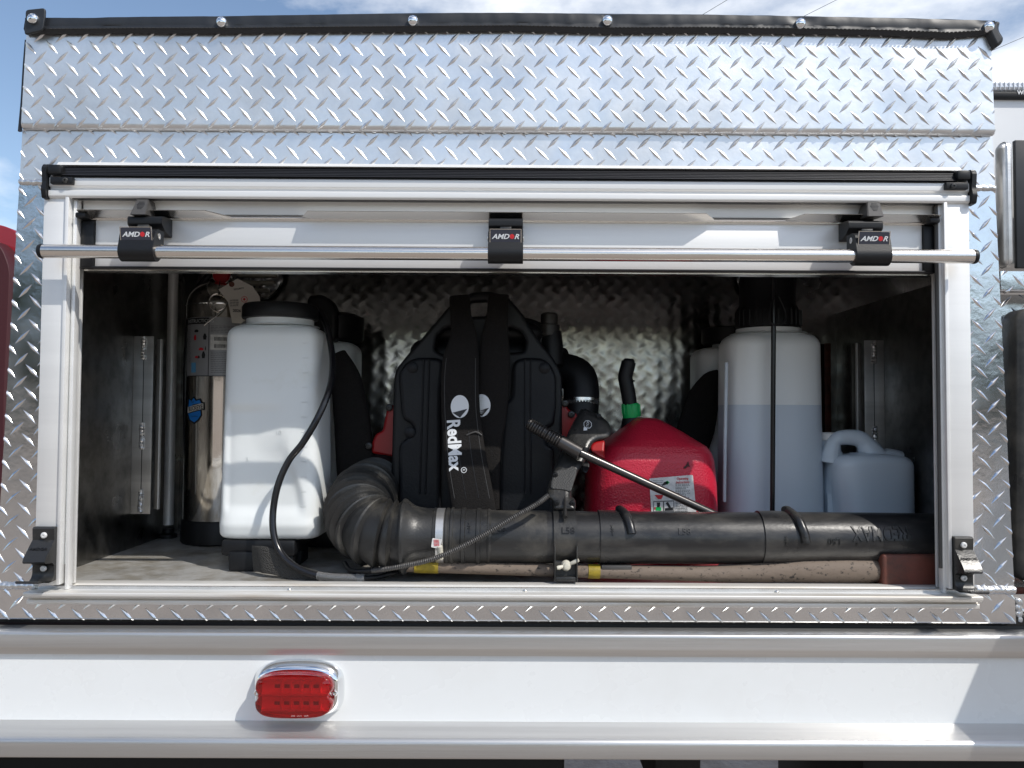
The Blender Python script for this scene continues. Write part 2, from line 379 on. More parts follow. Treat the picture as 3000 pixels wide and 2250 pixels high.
def tread(name, x0, x1, z0, z1, y, pitch, ox, oz, mat, parent, roll=0.0, taper=None, thick=0.004, hole=None):
    bm = bmesh.new(); h = pitch / 2
    i0, i1 = int((x0 - ox) / h) - 2, int((x1 - ox) / h) + 2; j0, j1 = int((z0 - oz) / h) - 2, int((z1 - oz) / h) + 2
    for i in range(i0, i1 + 1):
        for j in range(j0, j1 + 1):
            if (i + j) % 2: continue
            if hole and hole[0] < ox + i * h < hole[1] and oz + j * h > hole[2] + 0.006: continue
            lug(bm, ox + i * h, oz + j * h, y, -1 if i % 2 == 0 else 1)
    for co, no in (((x0, 0, 0), (-1, 0, 0)), ((x1, 0, 0), (1, 0, 0)), ((0, 0, z0), (0, 0, -1)), ((0, 0, z1), (0, 0, 1))):
        bmesh.ops.bisect_plane(bm, geom=list(bm.verts) + list(bm.edges) + list(bm.faces), plane_co=co, plane_no=no, clear_outer=True)
    # the sheet
    bm.verts.ensure_lookup_table(); nl = len(bm.verts)
    zs = [z1] + ([z0 + roll * 1.3 * (1 - k / 10) for k in range(11)] if roll else [z0])
    zs = zs if not roll else [z1] + list(np.linspace(z0 + roll, z0, 11))
    xs = np.linspace(x0, x1, 40); front = [[bm.verts.new((x, y, z)) for x in xs] for z in zs]
    back = [[bm.verts.new((x, y + thick, z)) for x in xs] for z in zs]
    for i in range(len(zs) - 1):
        for k in range(len(xs) - 1):
            bm.faces.new((front[i][k], front[i + 1][k], front[i + 1][k + 1], front[i][k + 1]))
            bm.faces.new((back[i][k], back[i][k + 1], back[i + 1][k + 1], back[i + 1][k]))
        bm.faces.new((front[i][0], back[i][0], back[i + 1][0], front[i + 1][0]))
        bm.faces.new((front[i][-1], front[i + 1][-1], back[i + 1][-1], back[i][-1]))
    for k in range(len(xs) - 1):
        bm.faces.new((front[0][k], front[0][k + 1], back[0][k + 1], back[0][k]))
        bm.faces.new((front[-1][k], back[-1][k], back[-1][k + 1], front[-1][k + 1]))
    if hole:
        bm.verts.ensure_lookup_table(); bad = [v for v in list(bm.verts)[nl:] if hole[0] < v.co.x < hole[1] and v.co.z > hole[2]]
        for q in (bad,):
            for v in q: v.co.z = hole[2]
    if roll:
        r = roll / (PI / 2); zb = z0 + roll
        for v in bm.verts:
            if v.co.z < zb:
                a = (zb - v.co.z) / r; hh = y - v.co.y; a = min(a, PI / 2)
                v.co.y = y + r - (r + hh) * math.cos(a); v.co.z = zb - (r + hh) * math.sin(a)
    if taper:
        for v in bm.verts: v.co.x = taper(v.co.x, v.co.z)
    return bm_obj(name, bm, mat, parent, 28, norm=False)

# ================================================================== SETTING
g = bmesh.new()
bmesh.ops.create_grid(g, x_segments=40, y_segments=40, size=400)
ground = bm_obj('ground', g, GROUND, None); props(ground, 'pale gravel yard ground', None, kind='structure')

# far trees on the other side of the yard, behind the photographer: seen in the polished metal
bm = bmesh.new()
def crown(cx, cy, r, h, n):
    for _ in range(n):
        d = Vector(rnd.normal(size=3)); d.normalize(); rr = rnd.uniform(0.55, 1.0)
        c = Vector((cx + d.x * r * rr, cy + d.y * r * rr, h * 0.55 + d.z * h * 0.45 * rr)); s = rnd.uniform(0.3, 0.75)
        q = Vector(rnd.normal(size=3)).normalized(); e = q.orthogonal().normalized(); f = q.cross(e)
        bm.faces.new([bm.verts.new(c + e * s * a + f * s * b) for a, b in ((-1, -.6), (.2, -1), (1, .2), (-.3, 1))])
for i in range(34):
    xx = -62 + i * 3.8 + rnd.uniform(-1, 1); hgt = (9.2 if xx < -13 else 2.6 if xx < 13 else 5.6) * rnd.uniform(0.8, 1.12)
    crown(xx, -33 + rnd.uniform(-3, 3), rnd.uniform(2.4, 3.4), hgt, 620)
trees = bm_obj('treeline', bm, LEAF, None, norm=False)
props(trees, 'dark green treeline across the yard mirrored in the polished metal', 'treeline', kind='stuff')

# ================================================================== TRUCK
truck = thing('utility_truck', (0, 0.4, 0), 'white utility truck with diamond plate body and open roll-up compartment door', 'truck')
T = truck
ZF = 1.28                                            # compartment floor
XL, XR = -0.899, 0.891                               # body edges at mid height
def edge_taper(x, z):                                # the body is a touch wider towards its foot
    return x * (1 + (1.75 - z) * 0.036)
z_seam = zc(395, 0); z_w1 = zc(543, 0); z_w2 = zc(1722, 0); z_bot = zc(1826, 0)
up = tread('upper_plate', XL + 0.004, XR - 0.002, zc(394, -0.012), zc(66, -0.012), -0.012, 0.0401,
           at(125, 137, -0.012).x, at(125, 137, -0.012).z, TREAD_UP, T, roll=0.016, taper=edge_taper)
tread('header_plate', XL, XR, z_w1, z_seam + 0.004, 0, 0.0418, at(106, 441, 0).x, at(106, 441, 0).z, TREAD_UP, T, taper=edge_taper)
tread('side_plate', XL, -0.799, z_w2, z_w1, 0, 0.0412, at(110, 621, 0).x, at(110, 621, 0).z, TREAD, T, taper=edge_taper)
tread('side_plate', 0.789, XR, z_w2, z_w1, 0, 0.0412, at(2862, 624, 0).x, at(2862, 624, 0).z, TREAD, T, taper=edge_taper)
tread('sill_plate', XL, XR, z_bot, z_w2, 0, 0.0430, at(100 + 1000, 1450 + 735 / 2.074, 0).x, at(1100, 1804, 0).z, TREAD, T, roll=0.006, taper=edge_taper, hole=(-0.842, 0.832, 1.2640))
# returns of the body round the corner
for X0, sg in ((XL, -1), (XR, 1)):
    bm = bmesh.new(); Q = []
    for z in (z_bot + 0.01, 2.10):
        x = edge_taper(X0, z); Q += [bm.verts.new((x, 0.0045, z)), bm.verts.new((x, 0.9, z)), bm.verts.new((x - sg * 0.003, 0.9, z)), bm.verts.new((x - sg * 0.003, 0.0045, z))]
    for k in range(4): bm.faces.new((Q[k], Q[(k + 1) % 4], Q[4 + (k + 1) % 4], Q[4 + k]))
    bm.faces.new(Q[:4]); bm.faces.new(Q[4:])
    bm_obj('corner_return', bm, TREAD, T)
    xe = edge_taper(X0, 2.29) - sg * 0.004
    box('upper_panel_end', min(xe, xe - sg * .003), max(xe, xe - sg * .003), -0.005, 1.4, zc(385, 0), zc(66, 0) - 0.036, TREAD_UP, T)
box('roof_panel', -0.87, 0.86, 0.0, 1.4, zc(66, 0) - 0.035, zc(66, 0) - 0.03, TREAD, T)
# weld beads
def weld(x0, x1, z, y=0.0, r=0.0055, parent=T, vertical=False, zz=None):
    n = int(abs((x1 - x0) if not vertical else (zz - z)) / 0.0012) + 2; P = []; R = []
    for i in range(n):
        t = i / (n - 1); wob = 0.0006 * math.sin(i * .5)
        P.append((x0 + (x1 - x0) * t, y - 0.0006, z + wob) if not vertical else (x0 + wob, y - 0.0006, z + (zz - z) * t))
        R.append(r * (0.84 + 0.16 * abs(math.sin(i * 0.36))) * (0.75 if i in (0, n - 1) else 1))
    o = tube('weld_bead', P, R, WELD, parent, 12); return o
weld(edge_taper(XL, z_w1), -0.83, z_w1); weld(0.825, edge_taper(XR, z_w1), z_w1)
weld(edge_taper(XL, z_w2), -0.84, z_w2, r=0.007); weld(0.835, edge_taper(XR, z_w2), z_w2, r=0.008)
weld(edge_taper(XL, 1.25) + 0.004, 0, z_bot + 0.004, r=0.0035, vertical=True, zz=z_w2 - 0.01)

# ---- compartment inside
YB = 0.73; XI = 0.884; ZT = 2.12
xs = np.arange(-XI, XI + 0.001, 0.0034); zs = np.arange(ZF, ZT + 0.001, 0.0034)
X, Z = np.meshgrid(xs, zs); Hh = np.zeros_like(X); p = 0.0418
for ox, oz, sg in ((0, 0, -1), (p / 2, p / 2, 1)):
    dx = (X - ox + p / 2) % p - p / 2; dz = (Z - oz + p / 2) % p - p / 2
    for ax in (-p, 0, p):
        for az in (-p, 0, p):
            ux = (dx + ax + sg * (dz + az)) * .7071; vx = (-(dx + ax) * sg + (dz + az)) * .7071
            Hh += np.exp(-(ux / 0.0125) ** 2 - (vx / 0.0068) ** 2)
low = 0.0035 * np.sin(X * 6.3 + 1) * np.sin(Z * 5 + 0.3)
Y = YB - 0.00050 * Hh + 0.00030 * np.sin(2 * PI * X / (p * 0.87) + 0.8 * np.sin(Z * 21) + 0.6 * np.sin(X * 9)) + low
V = np.stack([X, Y, Z], -1).reshape(-1, 3); ny, nx = X.shape
idx = np.arange(ny * nx).reshape(ny, nx)
Fc = np.stack([idx[:-1, :-1], idx[:-1, 1:], idx[1:, 1:], idx[1:, :-1]], -1).reshape(-1, 4)
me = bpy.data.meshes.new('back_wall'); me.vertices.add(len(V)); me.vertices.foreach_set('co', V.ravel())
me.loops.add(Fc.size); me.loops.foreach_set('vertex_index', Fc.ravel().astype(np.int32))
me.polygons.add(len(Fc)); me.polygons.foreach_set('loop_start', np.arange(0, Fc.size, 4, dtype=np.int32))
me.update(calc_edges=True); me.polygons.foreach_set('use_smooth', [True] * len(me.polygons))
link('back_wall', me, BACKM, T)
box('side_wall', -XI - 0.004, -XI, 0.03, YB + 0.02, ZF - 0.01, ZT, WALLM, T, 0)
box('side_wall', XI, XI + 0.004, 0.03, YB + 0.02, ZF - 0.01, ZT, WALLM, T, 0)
box('compartment_floor', -XI - 0.004, XI + 0.004, 0.058, YB + 0.03, ZF - 0.006, ZF, FLOORM, T, 0)
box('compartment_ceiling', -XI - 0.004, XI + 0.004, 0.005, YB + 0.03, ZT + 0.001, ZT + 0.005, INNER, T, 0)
tube('shutter_drum', [(-0.9, 0.11, 2.02), (0.9, 0.11, 2.02)], 0.075, SATIN, T, 32)
# brackets on the side walls
BY = 0.452
for sg in (-1, 1):
    zt, zb = zc(991, BY), zc(1511, BY)
    b = box('wall_bracket', sg * XI, sg * (XI - 0.046), BY, BY + 0.004, zb, zt, BRUSH, T, 0.0005)
    xw = sg * (XI - 0.024)
    for z0, z1 in ((zt - 0.055, zt - 0.003), (zt - 0.265, zt - 0.205), (zb + 0.004, zb + 0.055)):
        bm = bmesh.new(); n = 26; add_tube(bm, [(xw + 0.0008 * math.sin(i * 2.1), BY - 0.0015, z0 + (z1 - z0) * i / n) for i in range(n + 1)], [0.006 * (0.75 + 0.35 * abs(math.sin(i * .9))) for i in range(n + 1)], 10)
        bm_obj('weld_bead', bm, WELD, b)
    tube('seam', [(xw, BY - .0005, zb + 0.05), (xw, BY - .0005, zt - 0.05)], 0.0008, INK, b, 6)
    c = box('wall_channel', sg * (XI - 0.048), sg * (XI - 0.060), BY + .012, BY + .04, zb + 0.01, zt - 0.006, INNER, T, 0.0008)
    box('channel_flange', sg * (XI - 0.060), sg * (XI - 0.063), BY + .004, BY + .014, zb + 0.01, zt - 0.006, SATIN, c, 0.0005)
tube('corner_conduit', [at(493, 1537, 0.62), Vector((at(493, 1537, 0.62).x, 0.62, 2.1))], 0.0125, SATIN, T, 20)
lathe('conduit_foot', [(0.022, 0), (0.022, 0.008), (0.014, 0.012), (0.014, 0.022)], (at(493, 1537, 0.62).x, 0.62, ZF + 0.001), BLACKP, T)
box('rust_patch', 0.845, 0.862, 0.715, 0.718, zc(1270, .71), zc(1000, .71), RUST, T, 0.001)
# round compartment lights
for u in (752, 2235):
    c = at(u, 806, 0.70)
    o = lathe('dome_light', [(0.066, 0), (0.069, 0.004), (0.066, 0.012), (0.061, 0.013), (0.059, 0.006), (0.0005, 0.006)], (c.x, 0.712, c.z), CHROME, T, axis='y', seg=40)
    for k in range(-2, 3):
        hw = math.sqrt(max(0.0001, 0.055 ** 2 - (k * 0.021) ** 2)) - 0.004
        box('louvre', c.x - hw, c.x + hw, 0.692, 0.704, c.z + k * 0.021 - 0.003, c.z + k * 0.021 + 0.005, CREAMP, o, 0.002, rot=Matrix.Rotation(0.5, 3, 'X'))
    for k in range(8):
        a = k * PI / 4 + .3; lathe('led_bulb', [(0.004, 0), (0.004, 0.004), (0.002, 0.006)], (c.x + 0.05 * math.cos(a), 0.706, c.z + 0.05 * math.sin(a)), CHROME, o, axis='y', seg=10)

# ---- door frame
xo_l, xi_l, xs_l = xc(114, -0.012), xc(184, -0.012), xc(218, 0)
xo_r, xi_r, xs_r = xc(2847, -0.012), xc(2776, -0.012), xc(2751, 0)
zj0, zj1 = zc(1720, -0.012), zc(584, -0.012)
df = prof_x('door_sill', rounded([(-0.030, 1.2828), (0.030, 1.2828), (0.034, 1.2868), (0.060, 1.2868), (0.060, 1.272), (0.001, 1.272), (0.001, zc(1756, -.01)), (-0.012, zc(1756, -.01)), (-0.012, 1.2595), (-0.018, 1.2595), (-0.018, 1.2675), (-0.012, 1.2680), (-0.012, 1.2720), (-0.024, 1.2720), (-0.030, 1.2765)], 0.0018, 3), xc(102, -.01), xc(2853, -.01), SATIN_D, T)
for k in (0.22, 0.5, 0.8):
    screw('screw', (-0.72 + 1.5 * k, 0.0, 0), 0.004, STEEL, df).matrix_local = Matrix.Translation((0, 0, 1.283)) @ Matrix.Rotation(-PI / 2, 4, 'X')
def jamb(xo, xi, xs_):
    s = 1 if xi > xo else -1
    j = box('door_jamb', xo, xi, -0.012, 0.003, zj0, zj1, SATIN, T, 0.0012)
    box('jamb_lip', xi - s * 0.002, xi + s * 0.0045, -0.0165, 0.002, zj0 + 0.001, zj1, SATIN, j, 0.001)
    box('track_groove', xi + s * 0.0046, xs_ - s * 0.006, 0.002, 0.01, 1.2832, zj1, SATIN, j, 0.001)
    tube('track_seal', [(xi + s * 0.009, 0.0, zj0 + 0.035), (xi + s * 0.009, 0.0, zj1)], 0.0045, PLASTW if s > 0 else GREYC, j, 10)
    box('track_flange', xs_ - s * 0.006, xs_, -0.006, 0.010, 1.2832, zj1, SATIN, j, 0.001)
    box('back_track', xs_ - s * 0.006, xs_ - s * 0.03, 0.028, 0.034, 1.2875, zj1, SATIN, j, 0.001)
    return j
jamb(xo_l, xi_l, xs_l); jamb(xo_r, xi_r, xs_r)
# header box of the shutter
hx0, hx1 = xc(140, -0.02, 560), xc(2843, -0.02, 560)
zh = lambda v, y=-0.016: zc(v, y)
hb = prof_x('shutter_header', rounded([(0.0, zh(493)), (-0.014, zh(527)), (-0.016, zh(529)), (-0.016, zh(552)), (-0.011, zh(556)), (-0.011, zh(562)), (-0.018, zh(566)), (-0.018, zh(582)), (-0.015, zh(587)), (0.006, zh(587)), (0.006, zh(493))], 0.0012, 3), hx0, hx1, SATIN, T)
prof_x('white_flashing', [(0.0, zc(484, 0)), (-0.006, zc(486, 0)), (-0.012, zc(492, -.01)), (0.0, zc(493, 0))], hx0 + 0.01, hx1 - 0.01, SATIN, hb)
rp = [(-0.002, zh(491))]
for k in range(6):
    t0, t1 = k / 6, (k + .7) / 6
    for t, o in ((t0, 0.0), (t0 + .01, 0.004), (t1, 0.004), (t1 + .01, 0.0)):
        rp.append((-0.004 - 0.014 * t - o, zh(491 + 34 * t, -0.016)))
rp += [(-0.018, zh(527)), (-0.002, zh(527))]
prof_x('drip_seal', rp, hx0 + 0.022, hx1 - 0.022, RIBBER, hb)
for s, xx in ((1, hx0), (-1, hx1)):
    lp = [(-0.003, zh(486)), (-0.020, zh(491)), (-0.026, zh(503)), (-0.023, zh(545)), (-0.027, zh(566)), (-0.023, zh(590)), (-0.002, zh(592))]
    prof_x('end_cap', rounded(lp, 0.003, 3), xx - s * 0.009, xx - s * 0.001, BLACKP, hb)
    box('seal_end_block', xx + s * 0.002, xx + s * 0.026, -0.027, -0.008, zh(523), zh(494), BLACKP, hb, 0.004)
    box('latch_block', xx + s * 0.006, xx + s * 0.046, -0.025, -0.015, zh(550), zh(530), BLACKP, hb, 0.0015)
    screw('latch_screw', (xx + s * 0.034, -0.0252, zh(541)), 0.005, BLACKD, hb)
prof_x('header_gasket', [(0.0, zh(582)), (-0.012, zh(582)), (-0.013, zh(588.5)), (0.0, zh(588.5))], hx0 + 0.04, hx1 - 0.04, RIBBER, hb)
# roller shutter
sx0, sx1 = xs_l + 0.001, xs_r - 0.001
rs_y = 0.012
zsl = lambda v, y=rs_y: zc(v, y)
rs = box('shutter_slat', sx0, sx1, rs_y, rs_y + 0.009, zsl(634), zsl(570), SATIN, T, 0.001)
s2x0, s2x1 = sx0 + 0.024, sx1 - 0.020
box('shutter_slat', s2x0, s2x1, rs_y, rs_y + 0.009, zsl(788), zsl(648), SATIN, T, 0.001)
# finger rail: hooked lip cut away in two places
frl = prof_x('finger_rail', rounded([(rs_y + 0.004, zsl(635)), (rs_y - 0.006, zc(635, 0)), (rs_y - 0.008, zc(640, 0)), (rs_y - 0.004, zc(643, 0)), (rs_y - 0.004, zc(648, 0)), (rs_y + 0.006, zc(650, 0)), (rs_y + 0.006, zsl(635))], 0.001, 2), sx0, sx1, STEEL, T)
def lip(segs):
    bm = bmesh.new()
    for (x0, x1, t0, t1) in segs:      # taper at the ends
        P = []
        for x, w in ((x0, 0.0), (x0 + t0, 1.0), (x1 - t1, 1.0), (x1, 0.0)):
            d = 0.020 * w + 0.0002; zb = zc(639, 0); up_ = (zc(621, -.02) - zb) * w + 0.0004
            P.append([bm.verts.new((x, rs_y - 0.007, zb + 0.001)), bm.verts.new((x, rs_y - 0.010 - d, zb + up_)),
                      bm.verts.new((x, rs_y - 0.010 - d - 0.0012, zb + up_ - 0.0012 * w)), bm.verts.new((x, rs_y - 0.010, zb - 0.0022))])
        for a, b in zip(P, P[1:]):
            for k in range(4): bm.faces.new((a[k], a[(k + 1) % 4], b[(k + 1) % 4], b[k]))
        bm.faces.new(P[0]); bm.faces.new(P[-1][::-1])
    return bm_obj('finger_lip', bm, STEEL, frl, 25)
xl = lambda u: xc(u, -0.02, 630)
lip([(xl(222), xl(662), 0.0003, 0.038), (xl(876), xl(2100), 0.014, 0.018), (xl(2316), xl(2760), 0.026, 0.0003)])
for s, xx in ((1, sx0), (-1, sx1)):
    box('shutter_end_cap', xx, xx + s * (0.0235 if s > 0 else 0.0195), 0.006, 0.03, zsl(795), zsl(655), BLACKP, T, 0.002)
    box('rail_end_cap', xx - s * 0.001, xx + s * 0.018, -0.014, 0.012, zc(650, 0), zc(634, 0), BLACKP, T, 0.003)
bs = prof_x('bottom_seal', rounded([(0.006, zsl(788)), (0.006, zsl(794)), (0.026, zsl(796)), (0.026, zsl(788))], 0.001, 2), sx0, sx1, RIBBER, T)
prof_x('bottom_strip', [(0.016, zsl(795)), (0.016, zsl(799)), (0.030, zsl(802)), (0.030, zsl(796))], sx0 + 0.002, sx1 - 0.002, STEEL, T)
# lift bar
yb = -0.052; zb_ = zc(744, yb)
bar = tube('lift_bar', [(xc(128, yb, 745), yb, zb_), (xc(2848, yb, 745), yb, zb_)], 0.0119, STEEL, T, 40)
for u, s in ((126, -1), (2850, 1)):
    lathe('bar_end_cap', [(0.0125, 0), (0.0128, 0.003), (0.0118, 0.006), (0.004, 0.0075)] if s > 0 else [(0.004, -0.0075), (0.0118, -0.006), (0.0128, -0.003), (0.0125, 0)], (xc(u, yb, 745), yb, zb_), BLACKP, bar, axis='x')
def amdor(cx, zc0, yy, tilt):
    """the name badge, letters and maple-red O"""
    Rm = Matrix.Rotation(tilt, 3, 'X') @ BASIS
    bd = curve_mesh([rounded([(-0.026, -0.0115), (0.026, -0.0115), (0.026, 0.0115), (-0.026, 0.0115)], 0.002, 3)], 0.0006, 0.0004, 1)
    bd.transform(Matrix.Translation((cx, yy, zc0)) @ Rm.to_4x4()); bd.update(); finish(bd)
    b = link('name_badge', bd, BADGE, bar)
    bm = bmesh.new()
    for x0, x1, z0, z1 in ((-.0275, .0275, -.0128, -.0119), (-.0275, .0275, .0119, .0128), (-.0275, -.0264, -.0118, .0118), (.0264, .0275, -.0118, .0118)):
        add_box(bm, x0, x1, z0, z1, 0, 0.0013)
    bmesh.ops.transform(bm, matrix=Matrix.Translation((cx, yy, zc0)) @ Rm.to_4x4(), verts=bm.verts)
    bm_obj('badge_rim', bm, STEEL, bar)
    o = Vector((cx, yy, zc0)) + Rm @ Vector((0, 0, 0.0011))
    text('lettering', 'AMD', o + Rm @ Vector((-0.0085, 0, 0)), 0.0086, WHITEI, bar, sx=1.12, shear=0.32, bold=0.022, mtx=Rm)
    text('lettering', 'R', o + Rm @ Vector((0.0196, 0, 0)), 0.0086, WHITEI, bar, sx=1.12, shear=0.32, bold=0.022, mtx=Rm)
    pts = []
    for k in range(22):
        a = 2 * PI * k / 22; r = 0.0046 * (1.0 if k % 2 else 0.82); pts.append((r * math.cos(a) * 0.95, r * math.sin(a)))
    lm = curve_mesh([pts], 0.0002, 0, 0); lm.transform(Matrix.Translation(o + Rm @ Vector((0.0112, 0, 0.0001))) @ Rm.to_4x4()); lm.update()
    link('red_leaf', lm, REDI, bar)
for u, hw in ((401, 0), (1481, 0), (2558, 0)):
    cx = xc(u, yb - 0.01, 720)
    x0, x1 = cx - 0.0305, cx + 0.0305
    zt = zc(678, yb)
    # body hugging the bar
    pr = [(-0.024, zt + 0.001), (-0.048, zt + 0.001), (-0.060, zt - 0.005)]
    for k in range(9):
        a = PI * 0.86 + k * PI * 0.80 / 8; pr.append((yb + 0.0172 * math.cos(a), zb_ + 0.0172 * math.sin(a)))
    pr += [(-0.034, zb_ - 0.008), (-0.034, zb_ + 0.012), (-0.024, zb_ + 0.018)]
    br = prof_x('bar_bracket', pr, x0, x1, BLACKP, bar)
    mt = rounded([(rs_y - 0.001, zc(646, 0)), (-0.030, zc(640, -.03)), (-0.034, zc(645, -.03)), (-0.034, zc(664, -.03)), (-0.02, zc(683, -.02)), (rs_y - 0.001, zc(700, 0))], 0.002, 3)
    prof_x('bracket_mount', mt, x0 + 0.0, x1 - 0.0, BLACKP, bar)
    box('pivot_tongue', cx - 0.010, cx + 0.010, -0.040, -0.033, zc(682, -.03), zc(668, -.03), BLACKD, bar, 0.001)
    for s in (-1, 1):
        lathe('pivot_pin', [(0.0055, 0), (0.0055, 0.0012), (0.003, 0.0014), (0.0028, 0.0004)] if s > 0 else [(0.0028, -.0004), (0.003, -0.0014), (0.0055, -0.0012), (0.0055, 0)], ((x1 if s > 0 else x0), -0.045, zt - 0.011), STEEL, bar, axis='x', seg=14)
    amdor(cx, (zt + zb_) / 2 + 0.008, -0.0655, math.radians(12))
# grey clips of the shutter: wedges that flare towards the viewer
for qs in (((379, 629), (426, 629), (436, 583), (401, 583)), ((2543, 634), (2591, 634), (2577, 588), (2540, 588))):
    fb0, fb1, ft1, ft0 = at(*qs[0], -.040), at(*qs[1], -.040), at(*qs[2], -.014), at(*qs[3], -.014)
    bm = bmesh.new(); Vv = [bm.verts.new(q) for q in (fb0, fb1, ft1, ft0)]
    Wv = [bm.verts.new((q.x, 0.0118, q.z)) for q in (fb0 + Vector((0, 0, .004)), fb1 + Vector((0, 0, .004)), ft1, ft0)]
    bm.faces.new(Vv); bm.faces.new(Wv[::-1])
    for k in range(4): bm.faces.new((Vv[k], Vv[(k + 1) % 4], Wv[(k + 1) % 4], Wv[k]))
    bmesh.ops.bevel(bm, geom=list(bm.edges), offset=0.0012, segments=2, affect='EDGES')
    cp = bm_obj('rail_clip', bm, GREYC, T)
    for k in range(6):
        t = 0.80 - k * 0.085; c0 = (fb0.lerp(ft0, t) + fb1.lerp(ft1, t)) / 2; hw = 0.0075 - abs(k - 2) * 0.0012
        box('clip_slot', c0.x - hw, c0.x + hw, c0.y - 0.0007, c0.y + 0.002, c0.z - 0.0006, c0.z + 0.0006, INK, cp, 0.0002)
# bar stops at the foot of the jambs
for (u0, u1, v0, v1, s) in ((98, 162, 1550, 1706, 1), (2795, 2848, 1566, 1722, -1)):
    x0, x1 = xc(u0, -0.02, 1620), xc(u1, -0.02, 1620)
    zz = lambda t: zc(v0 + (v1 - v0) * t, -0.02)
    pr = [(-0.0128, zz(0)), (-0.022, zz(0)), (-0.025, zz(.03)), (-0.024, zz(.24)), (-0.050, zz(.53)), (-0.053, zz(.60)), (-0.050, zz(.635)), (-0.028, zz(.66)), (-0.022, zz(.72))]
    for k in range(7):
        a = PI + k * (PI / 2) / 6
        pr.append((-0.022 - 0.016 * (1 + math.cos(a)) , zz(.84) + 0.016 * math.sin(a) * 1.0 + 0.0))
    pr += [(-0.070, zz(.91)), (-0.072, zz(.93)), (-0.070, zz(.96)), (-0.03, zz(1.0)), (-0.0128, zz(1.0))]
    st = prof_x('bar_stop', pr, x0, x1, BLACKD, T, angle=30)
    cx = (x0 + x1) / 2
    for t, yy in ((.15, -0.0255), (.77, -0.0245)): screw('rivet', (cx + 0.002 * s, yy, zz(t)), 0.0055, SATIN, st)
    tl = math.atan2(0.026, zz(.24) - zz(.53)); Rm = Matrix.Rotation(-tl, 3, 'X') @ BASIS
    text('lettering', 'AMDOR', (cx, -0.0382, zz(.385)), 0.0052, BLACKP, st, sx=1.15, bold=0.01, mtx=Rm, thick=0.0008)

# ---- rub rails and white skirt
RX0, RX1 = -1.9, 1.6
tz = 1.2177
prof_x('upper_rub_rail', rounded([(0.006, tz), (-0.035, tz - 0.001), (-0.035, zc(1903, -.035)), (-0.031, zc(1922, -0.031)), (0.006, zc(1922, -0.031))], [0, 0.007, 0.002, 0, 0], 5), RX0, RX1, BRUSH, T)
z_sk0 = zc(2114, -0.024)
box('side_skirt', RX0, RX1, -0.024, -0.012, z_sk0 - 0.01, zc(1922, -.022) + 0.002, PAINT, T, 0)
zl0 = zc(2172, -0.068)
prof_x('lower_rub_rail', rounded([(0.0, z_sk0), (-0.025, z_sk0), (-0.068, zl0), (-0.068, zc(2226, -0.068)), (-0.060, zc(2226, -0.068)), (0.0, zc(2232, -0.02))], [0, 0.001, 0.008, 0.003, 0, 0], 5), RX0, RX1, BRUSH, T)
# near-black strip, colour standing for the gap's shade behind plate foot + undercarriage
box('gap_shade_strip', RX0, RX1, 0.012, 1.4, tz + 0.004, z_bot + 0.012, CHASSIS, T, 0)
box('chassis_rail', RX0, 1.6, 0.25, 0.33, 0.93, 0.98, CHASSIS, T, 0.01)
box('chassis_rail', RX0, 1.6, 1.05, 1.13, 0.70, 0.98, CHASSIS, T, 0.01)
box('under_pan', RX0, 1.6, 0.05, 1.6, 0.985, 1.0, CHASSIS, T, 0)
for x0, x1, z0 in ((-1.9, 0.13, 0.45), (0.33, 0.44, 0.72), (0.80, 1.6, 0.5)):
    box('under_body_box', x0, x1, 0.4, 1.0, z0, 0.98, CHASSIS, T, 0.02)
for sx in (-1.75,):
    lathe('wheel', [(0.2, -0.12), (0.42, -0.12), (0.45, -0.08), (0.45, 0.08), (0.42, 0.12), (0.2, 0.12), (0.18, 0.05)], (sx, 0.25, 0.45), BLACKP, T, axis='y', seg=40)
lathe('wheel', [(0.2, -0.12), (0.42, -0.12), (0.45, -0.08), (0.45, 0.08), (0.42, 0.12), (0.2, 0.12), (0.18, 0.05)], (2.9, 0.25, 0.45), BLACKP, T, axis='y', seg=40)

# ---- marker light
lc = at(872, 2026, -0.03); cxm, czm = at(873, 2022, -0.035).x, at(873, 2022, -0.035).z
def ovl(a, b, n=3.2, k=64, notch=0):
    P = []
    for i in range(k):
        t = 2 * PI * i / k; c, s = math.cos(t), math.sin(t)
        x = a * math.copysign(abs(c) ** (2 / n), c); z = b * math.copysign(abs(s) ** (2 / 2.4 if abs(s) > 2 else 2 / n), s)
        if notch:
            x -= math.copysign(notch * math.exp(-(z / 0.0062) ** 4), x)
        P.append((x, z))
    return P
def ring_loft(name, rings, mat, parent, angle=40, bulge=0):
    """rings (halfwidth, halfheight, y, n, notch)"""
    bm = bmesh.new(); R = []
    for a, b, y, n, nt_ in rings:
        R.append([bm.verts.new((cxm + x, y, czm + z * 0.97 * (1 + 0.09 * (1 - (x / max(a, 1e-6)) ** 2)))) for x, z in ovl(a, b, n, 96, nt_)])
    for r0, r1 in zip(R, R[1:]):
        for k in range(96): bm.faces.new((r0[k], r0[(k + 1) % 96], r1[(k + 1) % 96], r1[k]))
    bm.faces.new(R[0][::-1]); bm.faces.new(R[-1]); return bm_obj(name, bm, mat, parent, angle)
ys = -0.0245
ml = ring_loft('marker_light', [(0.0785, 0.047, ys, 3.6, 0), (0.0785, 0.047, ys - 0.0028, 3.6, 0), (0.077, 0.0455, ys - 0.0065, 3.6, 0), (0.072, 0.0425, ys - 0.0177, 3.6, 0), (0.069, 0.040, ys - 0.0214, 3.6, 0), (0.066, 0.037, ys - 0.0224, 3.6, 0), (0.064, 0.0355, ys - 0.0186, 3.6, 0)], CHROME, T)
